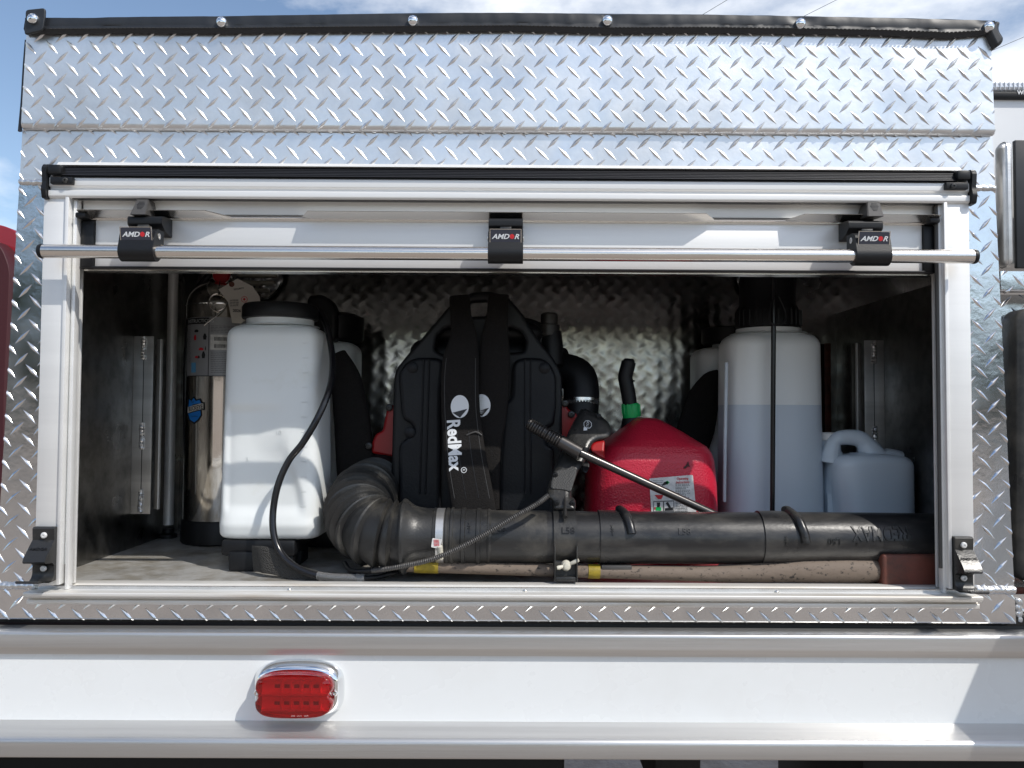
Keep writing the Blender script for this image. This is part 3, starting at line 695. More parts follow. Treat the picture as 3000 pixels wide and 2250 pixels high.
ring_loft('reflector_tray', [(0.0625, 0.0315, ys - 0.0191, 3.6, 0.004), (0.060, 0.032, ys - 0.0210, 3.6, 0.004)], LAMPB, ml)
for r in (-1, 1):
    czz = czm + r * 0.0140; pr = []
    for k in range(13):
        a = PI + k * PI / 12; pr.append((ys - 0.0240 - 0.0085 * math.sin(a) * -1 * 0 - 0.0090 * (1 - math.sin(k * PI / 12)), czz + 0.0125 * math.cos(k * PI / 12)))
    pr += [(ys - 0.0180, czz - 0.0130), (ys - 0.0180, czz + 0.0130)]
    tr = prof_x('reflector_trough', pr, cxm - 0.055, cxm + 0.055, LAMPB, ml)
    for k in range(5):
        cxx = cxm - 0.030 + k * 0.0165
        box('led_chip', cxx - 0.0045, cxx + 0.0045, ys - 0.0252, ys - 0.0238, czz - 0.0035, czz + 0.0022, GREYC, ml, 0.0005)
        box('led_fin', cxx + 0.0078, cxx + 0.0086, ys - 0.0304, ys - 0.0232, czz - 0.0095, czz + 0.0095, LAMPB, ml, 0.0002)
box('reflector_divider', cxm - 0.056, cxm + 0.056, ys - 0.0317, ys - 0.0214, czm - 0.0012, czm + 0.0012, LAMPB, ml, 0.0005)
ring_loft('lens', [(0.0665, 0.0345, ys - 0.0228, 4.6, 0.010), (0.0665, 0.0345, ys - 0.0335, 5.0, 0.009), (0.0655, 0.0338, ys - 0.0391, 5.0, 0.008), (0.063, 0.0345, ys - 0.0428, 4.6, 0.006), (0.052, 0.026, ys - 0.0442, 4.0, 0.003), (0.02, 0.009, ys - 0.0447, 2.6, 0)], LENS, ml, 60)
for s in (-1, 1): screw('screw', (cxm + s * 0.0665, ys - 0.0251, czm), 0.0052, CHROME, ml)
text('lettering', 'SAE   DOT   USA', (cxm + 0.012, ys - 0.0433, czm - 0.0315), 0.0028, PLASTW, ml, thick=0.0003)

# ---- cab side seen past the right edge
gx = edge_taper(XR, 1.6)
box('side_screen_post', xc(2941, .03, 600), xc(2976, .03, 600), 0.03, 0.065, zc(772, .03), zc(400, .03), BRUSH, T, 0.014, 4)
scr = box('side_screen', xc(2977, .04, 600), 1.6, 0.04, 0.05, zc(776, .04), zc(400, .04), VINYL, T, 0.002)
bm = bmesh.new()
for k in range(60):
    z = zc(770, .038) + (zc(410, .038) - zc(770, .038)) * k / 60; add_box(bm, xc(2980, .038), xc(2980, .038) + 0.0008, 0.0385, 0.0395, z, z + 0.0025)
bm_obj('stitching', bm, STITCH, scr)
tread('screen_foot_plate', xc(2937, .04), 1.6, zc(852, .04), zc(786, .04), 0.04, 0.043, xc(2990, .04), zc(815, .04), TREAD, T, roll=0.008)
tread('recess_plate', gx + 0.003, 1.6, zc(1740, .12), zc(855, .12), 0.12, 0.043, 0.95, 1.5, TREAD, T)
box('recess_side', gx + 0.0025, gx + 0.004, 0.02, 0.12, zc(1740, .1), zc(855, .1), TREAD, T, 0)
bm = bmesh.new()
lp = rounded(uvl([(2963, 905), (3100, 905), (3100, 1700), (2963, 1700)], 0.05), 0.028, 6)
plate('rubber_fender_edge', [lp], 0.03, 0.06, 0.012, BLACKD, T)
tread('step_plate', xc(2962, .02), 1.6, zc(1822, .02), zc(1735, .02), 0.02, 0.043, 0.93, 1.25, TREAD, T, roll=0.008)
weld(xc(2970, .02), 0, zc(1815, .02), y=0.018, r=0.007, vertical=True, zz=zc(1745, .02))
bx = box('brown_root_strip', xc(2960, .06, 1710), 1.1, 0.06, 0.07, zc(1735, .06), zc(1715, .06), RUST, T, 0.003)
# white cab body further forward with the beacon bar on top
yc = 0.126
lp = rounded(uvl([(2925, 420), (2925, 268), (3060, 268), (3400, 900), (3400, 420)], yc), 0.01)
plate('cab_shell', [[(xc(2915, yc), 1.9), (3.4, 1.9), (3.4, zc(280, yc) - 0.1), (xc(3060, yc), zc(275, yc)), (xc(2915, yc), zc(275, yc))]], yc, 1.2, 0.002, CABW, T)
lb = box('light_bar', xc(2912, .12), 1.9, 0.12, 0.40, zc(259, .12), zc(228, .12), LBAR, T, 0.012, 3)
for k in range(26):
    xx = xc(2916, .12) + k * 0.009; box('dome_ridge', xx, xx + 0.0025, 0.1185, 0.13, zc(255, .12), zc(231, .12), LBAR, lb, 0.001, 1)
lbb = box('light_bar_base', xc(2912, .12), 1.9, 0.115, 0.42, zc(280, .12), zc(261, .12), BLACKP, T, 0.003)
text('lettering', 'WHELEN', at(3014, 271, 0.1145), 0.0082, WHITEI, lbb, sx=1.05, bold=0.03, mtx=BASIS).location.x += 0.0
# unseen panel added beyond the right edge, shaped to shade the lower right corner
A_, B_ = Vector((1.158, -0.31, 1.648)), Vector((1.102, -0.31, 1.52))
dd = (B_ - A_)
P = [A_ + dd * -0.02, A_ + dd * 3.2, Vector((1.9, -0.31, A_.z + dd.z * 3.2)), Vector((1.9, -0.31, A_.z + 0.06)), Vector((1.22, -0.31, A_.z + 0.06))]
plate('unseen_shade_panel', [rounded([(q.x, q.z) for q in P], 0.01)], -0.31, 0.03, 0.005, CABW, T)

# ================================================================== TARP COVER
tarp = thing('tarp_cover', (0, -0.02, 2.28), 'black vinyl tarp edge snapped along the top of the diamond plate', 'tarp')
U = [75, 250, 420, 647, 900, 1209, 1500, 1780, 2050, 2347, 2600, 2780, 2915]
TOP = [40, 42, 38, 36, 32, 27, 26, 29, 31, 36, 41, 45, 50]
BOT = [100, 98, 97, 98, 95, 93, 91, 98, 96, 99, 104, 112, 100]
bm = bmesh.new(); rings = []
nxx = 420
for i in range(nxx + 1):
    u = 75 + (2915 - 75) * i / nxx
    vt, vb = np.interp(u, U, TOP), np.interp(u, U, BOT)
    y0 = -0.020; wr = mnoise.noise(Vector((u / 60, 3, 0))) * 0.0012 + mnoise.noise(Vector((u / 23, 9, 0))) * 0.0003
    near = min(abs(u - s) for s in (100, 647, 1209, 1780, 2347, 2900)); pk = math.exp(-(near / 40) ** 2) * 0.004
    pt, pb = at(u, vt, y0), at(u, vb, y0)
    x = pt.x; zt_, zb_2 = pt.z, pb.z; hgt = zt_ - zb_2; ring = []
    for (dy, dz) in ((1.2, -0.004), (0.3, 0.0), (0.06, 0.003), (0.022, 0.004), (0.008, 0.001), (0.0, -0.005)):
        ring.append((x, y0 + dy, zt_ + dz - 0.004 + wr * 0.6))
    for t in (0.22, 0.35, 0.5, 0.60, 0.66):
        ring.append((x, y0 - 0.004 * math.sin(PI * t) + wr * math.sin(PI * t) * 2 + pk * math.exp(-((t - .38) / .2) ** 2), zt_ - hgt * t))
    for t, dy in ((0.67, -0.0035), (0.80, -0.0045), (0.88, -0.0015), (0.97, 0.0)):
        ring.append((x, y0 + dy + wr, zt_ - hgt * t))
    ring.append((x, y0 + 0.002 + wr, zb_2)); ring.append((x, y0 + 0.006, zb_2 + 0.002)); ring.append((x, y0 + 0.006, zt_ - 0.02)); ring.append((x, y0 + 1.2, zt_ - 0.02))
    rings.append([bm.verts.new(q) for q in ring])
for a, b in zip(rings, rings[1:]):
    for k in range(len(a)): bm.faces.new((a[k], a[(k + 1) % len(a)], b[(k + 1) % len(b)], b[k]))
bm.faces.new(rings[0][::-1]); bm.faces.new(rings[-1])
cov = bm_obj('cover', bm, VINYL, tarp, 40)
bm = bmesh.new()
for i in range(230):
    u = 145 + i * 12.0; vt, vb = np.interp(u, U, TOP), np.interp(u, U, BOT); q = at(u, vt + (vb - vt) * 0.73, -0.0262)
    add_box(bm, q.x, q.x + 0.0042, q.y - 0.0005, q.y + 0.0015, q.z - 0.0004, q.z + 0.0004)
o = bm_obj('stitching', bm, STITCH, cov); o['kind'] = 'stuff'
fl = plate('corner_flap', [rounded(uvl([(76, 30), (134, 24), (133, 50), (127, 90), (72, 103), (76, 60)], -0.030), 0.006)], -0.032, 0.005, 0.0015, VINYL, tarp)
plate('corner_flap', [rounded(uvl([(2893, 84), (2920, 58), (2934, 62), (2928, 84), (2944, 110), (2940, 124), (2920, 139)], -0.026), 0.008)], -0.026, 0.05, 0.006, VINYL, tarp)
for u, v in ((100, 58), (647, 62), (1209, 58), (1780, 58), (2347, 66), (2900, 75)):
    q = at(u, v, -0.03)
    lathe('snap', [(0.0095, -0.004), (0.0096, 0.001), (0.0088, 0.0035), (0.0065, 0.0058), (0.0035, 0.0070), (0.0008, 0.0074)], (q.x, -0.0335 if u == 100 else -0.0265, q.z), CHROME, tarp, axis='y', seg=28)
strap('side_strap', [(78, 118, 0.0, 9), (71, 200, 0.004, 8), (65, 300, 0.0, 8), (58, 385, -0.004, 10)], VINYL, tarp, 0.005)

# ================================================================== SKY THINGS: power lines
for i, ((u0, v0, u1, v1)) in enumerate(((2080, 30, 2150, -12), (2370, 40, 2470, -10), (2850, 172, 3090, 70))):
    a, b = at(u0, v0, 16.0), at(u1, v1, 16.0); d = b - a
    P = [a - d * 3, a - d, a, b, b + d, b + d * 3]
    o = tube('power_line', spline(P, 1.0), 0.005, CABLE, None, 8)
    props(o, ['overhead wire crossing the sky above the middle of the tarp', 'overhead wire in the sky beside the fifth snap', 'overhead wire in the sky right of the tarp corner'][i], 'power line', 'overhead power lines')

# ================================================================== RED VEHICLE
rv = thing('red_vehicle', (-3.6, 3.2, 0), 'dark red vehicle side just visible past the left edge of the truck', 'vehicle')
yr = 2.6
def ucurve(off, n=14):
    return [at(38 - 60 * (k / n) ** 1.5 - off - 12 * k / n * 0, 0, yr) for k in range(n)]
pl = [at(36, 2000, yr), at(38, 1500, yr), at(40, 1150, yr), at(46, 900, yr), at(52, 770, yr), at(50, 715, yr), at(24, 672, yr), at(-20, 648, yr), at(-200, 620, yr), at(-900, 600, yr), at(-900, 2000, yr)]
def vb(pts): return rounded([(q.x, q.z) for q in pts], 0.04)
plate('body', [vb(pl)], yr + 0.1, 2.0, 0.004, REDCAR, rv)
p2 = [at(20, 2100, yr), at(16, 1500, yr), at(20, 1150, yr), at(32, 900, yr), at(36, 790, yr), at(14, 730, yr), at(-20, 700, yr), at(-200, 690, yr), at(-200, 2100, yr)]
plate('side_cover', [vb(p2)], yr - 0.02, 0.2, 0.004, DRED, rv)
for i, sx in enumerate((-6.2, -3.9)):
    lathe('wheel', [(0.2, -0.12), (0.44, -0.12), (0.47, -0.08), (0.47, 0.08), (0.44, 0.12), (0.2, 0.12), (0.18, 0.05)], (sx + 0.3, yr + 0.15, 0.47), BLACKP, rv, axis='y', seg=32)

# ================================================================== STORED EQUIPMENT
# ---- pressurised water extinguisher
EX, EY, ER = -0.716, 0.575, 0.089
ext = thing('fire_extinguisher', (EX, EY, ZF), 'polished steel water extinguisher standing at the back left behind the white tank', 'extinguisher')
zsh = zc(907, EY)
prf = [(0.083, ZF + 0.02), (ER, ZF + 0.03), (ER, zsh)]
for k in range(1, 9):
    a = k * PI / 2 / 8 * 0.92; prf.append((ER * math.cos(a) * 1.0, zsh + 0.075 * math.sin(a)))
prf += [(0.02, zsh + 0.082), (0.02, zsh + 0.10)]
cyl = lathe('cylinder', prf, (EX, EY, 0), MIRROR, ext, seg=64)
lathe('base_boot', [(0.089, ZF), (0.0925, ZF + 0.004), (0.0925, zc(1524, EY)), (0.090, zc(1520, EY))], (EX, EY, 0), BLACKP, ext, seg=48)
tube('rolled_seam', [(EX + (ER + .0006) * math.cos(a), EY + (ER + .0006) * math.sin(a), zsh + 0.001) for a in np.linspace(0, 2 * PI, 49)], 0.0013, CHROME, ext, 6, caps=False)
lathe('valve', [(0.022, zsh + 0.095), (0.024, zsh + 0.10), (0.024, zsh + 0.135), (0.015, zsh + 0.145)], (EX, EY, 0), CHROME, ext, seg=24)
g_ = at(652, 806, EY - 0.05)
ga = lathe('pressure_gauge', [(0.021, 0), (0.022, 0.008), (0.019, 0.013), (0.002, 0.015)], (g_.x, g_.y, g_.z), REDP, ext, axis='y', seg=28)
lathe('gauge_rim', [(0.023, -0.004), (0.0245, 0.003), (0.0225, 0.0075)], (g_.x, g_.y, g_.z), CHROME, ga, axis='y', seg=28)
h0 = Vector((EX + 0.02, EY - 0.02, zsh + 0.125))
tube('carry_handle', [h0, h0 + Vector((0.06, -0.02, 0.03)), h0 + Vector((0.13, -0.03, 0.02))], [0.007, 0.008, 0.006], CHROME, ext)
tube('hose', spline([at(640, 790, .56), at(606, 812, .55), at(573, 860, .54), at(556, 930, .53), at(547, 1050, .53), at(545, 1200, .53), at(548, 1330, .53), at(551, 1400, .53)], 0.01), 0.0075, HOSEM, ext)
rc = at(638, 885, EY - 0.09)
tube('pull_ring', [rc + Vector((0.0215 * math.cos(a), 0.004 * math.sin(a), 0.0215 * math.sin(a))) for a in np.linspace(0, 2 * PI, 40)], 0.0019, STEEL, ext, 8, caps=False)
tube('pull_pin', spline([at(664, 893, EY - .09), at(650, 912, EY - .092), at(598, 953, EY - .094)], 0.005), 0.0016, STEEL, ext, 8)
tube('tag_wire', spline([at(645, 822, EY - .08), at(640, 850, EY - .088), at(643, 872, EY - .09)], 0.004), 0.0011, INK, ext, 6)
def wrapE(off):
    def f(p):
        s = (p.x - EX) / ER; h = EY - p.y - ER
        return Vector((EX + (ER + off) * math.sin(s), EY - (ER + off) * math.cos(s), p.z))
    return f
def arcx(u, v):     # arc-length coordinate on the cylinder seen at photo pixel u
    o = CAM; d = (at(u, v, 1.0) - o); dx, dy = d.x, d.y; fx, fy = o.x - EX, o.y - EY
    a = dx * dx + dy * dy; b = 2 * (fx * dx + fy * dy); c = fx * fx + fy * fy - ER * ER; D = max(b * b - 4 * a * c, 0)
    t = (-b - math.sqrt(D)) / (2 * a); x, y = fx + t * dx, fy + t * dy
    return EX + ER * math.atan2(x, -y)
def epatch(name, u0, u1, v0, v1, off, mat, parent, loops=None):
    s0, s1 = arcx(u0, v0), arcx(u1, v0); z0, z1 = zc(v1, EY - .07), zc(v0, EY - .07)
    bm = bmesh.new(); n = max(2, int(abs(s1 - s0) / 0.004)); W = wrapE(off)
    top = [bm.verts.new(W(Vector((s0 + (s1 - s0) * k / n, EY, z1)))) for k in range(n + 1)]
    bot = [bm.verts.new(W(Vector((s0 + (s1 - s0) * k / n, EY, z0)))) for k in range(n + 1)]
    for k in range(n): bm.faces.new((bot[k], bot[k + 1], top[k + 1], top[k]))
    return bm_obj(name, bm, mat, parent, norm=False)
lab = epatch('instruction_label', 551, 760, 936, 1108, 0.0006, SILVL, ext)
epatch('label_heading', 551, 614, 938, 956, 0.0012, INK, lab)
epatch('label_divider', 612, 614, 957, 1106, 0.0012, INK, lab)
epatch('label_border', 551, 760, 1106, 1108, 0.0012, INK, lab)
text('lettering', 'INSTRUCTIONS', (arcx(583, 947), EY, zc(947, EY - .07)), 0.0085, WHITEI, lab, sx=0.95, bold=0.01, warp=wrapE(0.0018))
bl = epatch('barcode_label', 617, 680, 987, 1031, 0.0012, WHITEL, lab)
W = wrapE(0.0018); bm = bmesh.new()
for r0, r1 in ((994, 1005), (1015, 1026)):
    s = arcx(628, 1000)
    for k in range(24):
        wd = rnd.choice([0.0005, 0.0009, 0.0013]); z0, z1 = zc(r1, EY - .07), zc(r0, EY - .07)
        bm.faces.new([bm.verts.new(W(Vector(q))) for q in ((s, EY, z0), (s + wd, EY, z0), (s + wd, EY, z1), (s, EY, z1))]); s += wd + rnd.choice([0.0006, 0.001])
bm_obj('barcode', bm, INK, bl, norm=False)
bm = bmesh.new()
def tlines(u0, u1, v0, v1, n, W):
    for k in range(n):
        v = v0 + (v1 - v0) * k / n; s0 = arcx(u0, v); s1 = arcx(u0 + (u1 - u0) * rnd.uniform(.6, 1), v); z = zc(v, EY - .07); m = 6
        for j in range(m):
            a, b = s0 + (s1 - s0) * j / m, s0 + (s1 - s0) * (j + .85) / m
            bm.faces.new([bm.verts.new(W(Vector(q))) for q in ((a, EY, z - .0005), (b, EY, z - .0005), (b, EY, z + .0005), (a, EY, z + .0005))])
tlines(618, 700, 962, 984, 5, W); tlines(618, 690, 1038, 1102, 12, W); tlines(554, 562, 960, 1070, 22, W)
o = bm_obj('fine_print', bm, INKG, lab, norm=False); o['kind'] = 'stuff'
def ebits(name, items, mat):
    bm = bmesh.new()
    for u, v, du, dv in items:
        s = arcx(u, v); a = du * 0.00083; z = zc(v, EY - .07); b = dv * 0.00083
        bm.faces.new([bm.verts.new(W(Vector((s + x * a, EY, z + y * b)))) for x, y in ((-.5, -1), (.5, -1), (.7, 0), (.25, 1), (-.25, 1), (-.7, 0))])
    return bm_obj(name, bm, mat, lab, norm=False)
ebits('pictogram', [(573, 995, 7, 8), (590, 1029, 12, 4), (577, 1052, 9, 3)], REDI)
ebits('pictogram', [(601, 993, 8, 9), (597, 1046, 8, 10), (577, 976, 12, 4), (583, 1052, 6, 4), (603, 1027, 2, 6)], INK)
epatch('blue_panel', 562, 575, 1068, 1097, 0.0014, LBLUEI, lab)
# shield emblem
def ept(u, v): return (arcx(u, v), zc(v, EY - .07))
def shield(name, pts, off, mat, parent):
    me = curve_mesh([pts], 0.0, 0, 0); bm = bmesh.new(); bm.from_mesh(me); bmesh.ops.triangulate(bm, faces=bm.faces); bmesh.ops.subdivide_edges(bm, edges=bm.edges, cuts=1); Wf = wrapE(off)
    for v in bm.verts: v.co = Wf(Vector((v.co.x, EY, v.co.y)))
    return bm_obj(name, bm, mat, parent, norm=False)
su = [(553, 1170), (561, 1176), (568, 1166), (576, 1176), (588, 1172), (594, 1184), (590, 1200), (592, 1222), (582, 1238), (570, 1247), (556, 1238), (550, 1220), (551, 1190)]
sh = shield('shield_emblem', [ept(*q) for q in su], 0.0008, INK, ext)
shield('shield_field', [ept(570 + (u - 570) * .85, 1207 + (v - 1207) * .87) for u, v in su], 0.0012, BLUEI, sh)
shield('shield_banner', [ept(*q) for q in ((551, 1196), (590, 1184), (599, 1184), (600, 1206), (590, 1207), (551, 1218))], 0.0016, INK, sh)
shield('shield_banner', [ept(*q) for q in ((552, 1198), (589, 1187), (597, 1187), (597, 1203), (590, 1204), (552, 1215))], 0.0020, TAGM, sh)
text('lettering', 'BUCKEYE', (arcx(573, 1200), EY, zc(1200, EY - .07)), 0.0105, INK, sh, sx=0.72, ang=9, bold=0.01, warp=wrapE(0.0026))
text('lettering', 'THE', (arcx(565, 1183), EY, zc(1183, EY - .07)), 0.004, INK, sh, warp=wrapE(0.0018))
text('lettering', 'EQUIPMENT', (arcx(572, 1225), EY, zc(1225, EY - .07)), 0.004, INK, sh, sx=.8, warp=wrapE(0.0018))
# service tag
yt = EY - 0.11
tg = plate('service_tag', [uvl([(640, 848), (682, 824), (696, 816), (716, 826), (740, 838), (760, 868), (765, 905), (705, 948), (680, 946), (668, 885)], yt)], yt, 0.001, 0.0001, TAGM, ext)
text('lettering', '2026', at(694, 910, yt - 0.0004), 0.0072, INK, tg, bold=0.02, ang=-2)
text('lettering', 'SECURITY', at(700, 846, yt - 0.0004), 0.0040, INK, tg, ang=9)
text('lettering', 'JAN FEB MAR\nAPR MAY JUN\nJUL AUG SEP', at(686, 888, yt - 0.0004), 0.017, INKG, tg, ang=3, sx=0.6)
lathe('tag_eyelet', [(0.0065, 0), (0.0065, 0.0008)], at(679, 833, yt), RUST, tg, axis='y', seg=20)
lathe('red_mark', [(0.0075, 0), (0.0075, 0.0007)], at(716, 877, yt), REDI, tg, axis='y', seg=20)
lathe('red_mark_field', [(0.0062, 0), (0.0062, 0.0009)], at(716, 877, yt), TAGM, tg, axis='y', seg=20)
lathe('red_mark_core', [(0.0035, 0), (0.0035, 0.0011)], at(716, 877, yt), REDI, tg, axis='y', seg=5)

# ---- backpack sprayers
from mathutils.bvhtree import BVHTree
def surf(o):
    m = o.data; bv = BVHTree.FromPolygons([v.co for v in m.vertices], [tuple(q.vertices) for q in m.polygons])
    def f(x, z):
        h = bv.ray_cast(Vector((x, -1, z)), Vector((0, 1, 0)))[0]; return h.y if h else 0.2
    return f
def sprayer_tank(root, z0, z1, zneck, xa, xb, ya, yb_, mats, lev=None, warp=None, rb=0.02, rt=0.03, n=4.2, widen=0.0):
    R = []
    for k in range(7):
        a = k / 6 * PI / 2; i = rb * (1 - math.sin(a)); R.append((z0 + rb * (1 - math.cos(a)), xa + i, xb - i, ya + i, yb_ - i, n))
    zs_ = list(np.linspace(z0 + rb, z1 - rt, 110))[1:-1]
    if lev: zs_ = sorted(zs_ + [lev - 0.0004, lev + 0.0004])
    for q in zs_:
        f = (q - z0) / (z1 - z0); e = widen * f; R.append((q, xa + e, xb - e, ya, yb_, n))
    for k in range(8):
        a = k / 7 * PI / 2; i = rt * (1 - math.cos(a)) + widen * (z1 - rt + rt * math.sin(a) - z0) / (z1 - z0); j = rt * (1 - math.cos(a)); R.append((z1 - rt + rt * math.sin(a), xa + i, xb - i, ya + j, yb_ - j, n))
    cx, cy = (xa + xb) / 2, (ya + yb_) / 2; rn = min(0.072, (yb_ - ya) * .43)
    R += [(z1 + 0.001, cx - rn - .012, cx + rn + .012, cy - rn - .006, cy + rn + .006, 2.4), (z1 + 0.003, cx - rn, cx + rn, cy - rn, cy + rn, 2), (zneck, cx - rn, cx + rn, cy - rn, cy + rn, 2)]
    return loft('tank', R, mats, root, 160, warp=warp, mi=(lambda q: 1 if q < lev else 0) if lev else None), cx, cy, rn
LX0, LX1 = xc(637, .185), xc(957, .25)
sp = thing('backpack_sprayer', ((LX0 + LX1) / 2, 0.25, ZF), 'large white backpack sprayer tank with black lid and black hose at the front left', 'sprayer')
def smooth(t): t = min(max(t, 0), 1); return t * t * (3 - 2 * t)
def recess(p):
    if p.y > 0.25: return p
    xa_ = LX0 + 0.010; xb_ = LX1 - 0.078 + 0.055 * smooth((1.60 - p.z) / 0.20)     # pressed-in panel, its right rim runs down outward
    zt = 1.618 - 0.03 * smooth((p.x - (LX1 - 0.11)) / 0.05)
    f = smooth((p.x - xa_) / 0.018) * smooth((xb_ - p.x) / 0.022) * smooth((zt - p.z) / 0.020) * smooth((p.z - 1.385) / 0.03)
    return Vector((p.x, p.y + 0.0085 * f - 0.004 * math.exp(-((p.z - 1.372) / 0.012) ** 2), p.z))
tk, cx, cy, rn = sprayer_tank(sp, 1.343, 1.780, 1.797, LX0, LX1, 0.183, 0.345, [PLASTW], warp=recess, widen=0.009, rb=0.014, rt=0.026, n=6.0)
hitT = surf(tk)
for k in range(12):     # embossed gauge marks
    z = 1.74 - k * 0.030; x = LX1 - 0.036; y = hitT(x, z)
    tube('gauge_mark', [(x, y + .0004, z), (x + 0.006, hitT(x + .006, z) + .0004, z), (x + 0.012, hitT(x + .012, z) + .0004, z)], 0.0011, PLASTW, tk, 8)
q = at(818, 1267, .185); text('lettering', '10', (q.x, 0, q.z), 0.009, PLASTW, tk, thick=0.0008, warp=lambda p: Vector((p.x, hitT(p.x, p.z) + min(p.y, 0), p.z)))
q = at(722, 1345, .185); text('lettering', '5', (q.x, 0, q.z), 0.009, PLASTW, tk, thick=0.0008, warp=lambda p: Vector((p.x, hitT(p.x, p.z) + min(p.y, 0), p.z)))
prl = [(0.070, 1.795), (0.0775, 1.7965), (0.079, 1.800), (0.079, 1.820), (0.075, 1.8265), (0.060, 1.829), (0.001, 1.830)]
lathe('lid', prl, (cx, cy, 0), BLACKP, sp, seg=64)
bm = bmesh.new()
add_box(bm, LX0 + 0.012, LX1 - 0.045, 0.185, 0.33, ZF + 0.030, 1.3425, 0.006)
add_box(bm, LX0 + 0.03, LX0 + 0.09, 0.178, 0.22, ZF + 0.001, ZF + 0.04, 0.004); add_box(bm, LX1 - 0.11, LX1 - 0.05, 0.19, 0.22, ZF + 0.001, ZF + 0.04, 0.004)
add_box(bm, LX0 + 0.035, LX1 - 0.05, 0.26, 0.32, ZF + 0.001, ZF + 0.04, 0.004)
bm_obj('base', bm, BLACKP, sp)
hp = [(930, 905, .30), (955, 950, .27), (972, 1030, .24), (974, 1090, .20), (962, 1150, .165), (930, 1225, .145), (888, 1296, .14), (846, 1350, .14), (815, 1420, .135), (800, 1500, .13), (803, 1570, .12), (826, 1625, .11), (874, 1665, .095), (940, 1688, .085), (1040, 1694, .08)]
tube('hose', spline([at(*q) for q in hp], 0.006), 0.0067, HOSEM, sp, 18)
tube('clear_sleeve', spline([at(930, 1686, .085), at(980, 1692, .082), at(1068, 1694, .08)], 0.006), 0.0078, CLEARH, sp, 18)
tube('hose_end', spline([at(1066, 1694, .08), at(1110, 1690, .085), at(1160, 1676, .1), at(1185, 1668, .13)], 0.006), 0.0045, BLACKP, sp, 12)
strap('webbing_strap', [(742, 1636, .150, 74), (772, 1640, .125, 78), (812, 1650, .118, 70), (850, 1672, .110, 52), (890, 1684, .105, 44), (935, 1690, .10, 34)], WEBL, sp, 0.004)
strap('shoulder_pad', [(985, 1040, .36, 60), (1012, 1110, .35, 90), (1030, 1220, .35, 105), (1040, 1350, .35, 110), (1050, 1480, .35, 110), (1060, 1620, .34, 110)], WEB, sp, 0.03)

RL0 = xc(780, .52); RL1 = xc(1047, .52)
s2 = thing('backpack_sprayer', ((RL0 + RL1) / 2, 0.55, ZF), 'partly hidden white backpack sprayer standing behind the hose side of the large front left tank', 'sprayer')
_, c2x, c2y, _ = sprayer_tank(s2, 1.33, zc(1004, .5), zc(992, .5), RL0, RL1, 0.46, 0.62, [PLASTW], rb=0.02, rt=0.025)
box('base', RL0 + 0.02, RL1 - 0.02, 0.47, 0.61, ZF + 0.001, 1.329, BLACKP, s2, 0.01)
lathe('lid', [(0.075, zc(1000, .5)), (0.080, zc(992, .5)), (0.080, zc(930, .5)), (0.06, zc(918, .5)), (0.001, zc(917, .5))], (xc(968, .54), 0.54, 0), BLACKP, s2, seg=40)
plate('pump_handle', [rounded(uvl([(897, 880), (905, 864), (945, 862), (972, 880), (986, 912), (984, 1000), (930, 1000), (905, 930)], .44), 0.012)], .44, 0.05, 0.01, BLACKP, s2)
strap('shoulder_strap', [(975, 1075, .42, 20), (1005, 1100, .40, 60), (1030, 1160, .39, 60), (1048, 1260, .39, 60), (1062, 1400, .39, 60), (1072, 1560, .39, 60)], WEB, s2, 0.02)

RX_0, RX_1 = xc(2108, .385), xc(2396, .385)
s3 = thing('backpack_sprayer', ((RX_0 + RX_1) / 2, 0.39, ZF), 'tall translucent sprayer tank half full of liquid with a black rod down its front', 'sprayer')
_, c3x, c3y, _ = sprayer_tank(s3, ZF + 0.02, zc(975, .375), zc(960, .375), RX_0, RX_1, 0.300, 0.472, [PLASTW, PLASTL], lev=zc(1182, .35), rb=0.015, rt=0.03, n=3.2, widen=0.006)
lathe('pump_cap', [(0.066, zc(961, .375)), (0.070, zc(955, .375)), (0.070, zc(905, .375)), (0.062, zc(890, .375)), (0.062, zc(820, .375)), (0.055, zc(760, .375)), (0.001, zc(755, .375))], (c3x - 0.002, c3y, 0), BLACKP, s3, seg=40)
bm = bmesh.new()
for k in range(28):
    a = 2 * PI * k / 28; add_box(bm, c3x + 0.071 * math.cos(a) - .002, c3x + 0.071 * math.cos(a) + .002, c3y + 0.071 * math.sin(a) - .002, c3y + .071 * math.sin(a) + .002, zc(952, .375), zc(908, .375))
bm_obj('cap_ridge', bm, BLACKP, s3)
tube('lance', [at(2266, 800, .272), at(2266, 1000, .272), at(2264, 1300, .272), at(2262, 1640, .272)], 0.0052, HOSEM, s3, 14)
tube('cord_loop', spline([at(2268, 870, .268), at(2252, 920, .266), at(2258, 945, .264), at(2280, 952, .264), at(2302, 935, .266), at(2298, 905, .268), at(2282, 868, .268)], 0.005), 0.0022, BLACKP, s3, 8)
tube('mould_rib', spline([at(2128, 1062, .319), at(2127, 1150, .319), at(2124, 1300, .319), at(2122, 1470, .319)], 0.02), 0.004, PLASTL, s3, 10)
box('base', RX_0 + 0.01, RX_1 - 0.01, 0.315, 0.46, ZF + 0.001, ZF + 0.0195, BLACKP, s3, 0.004)

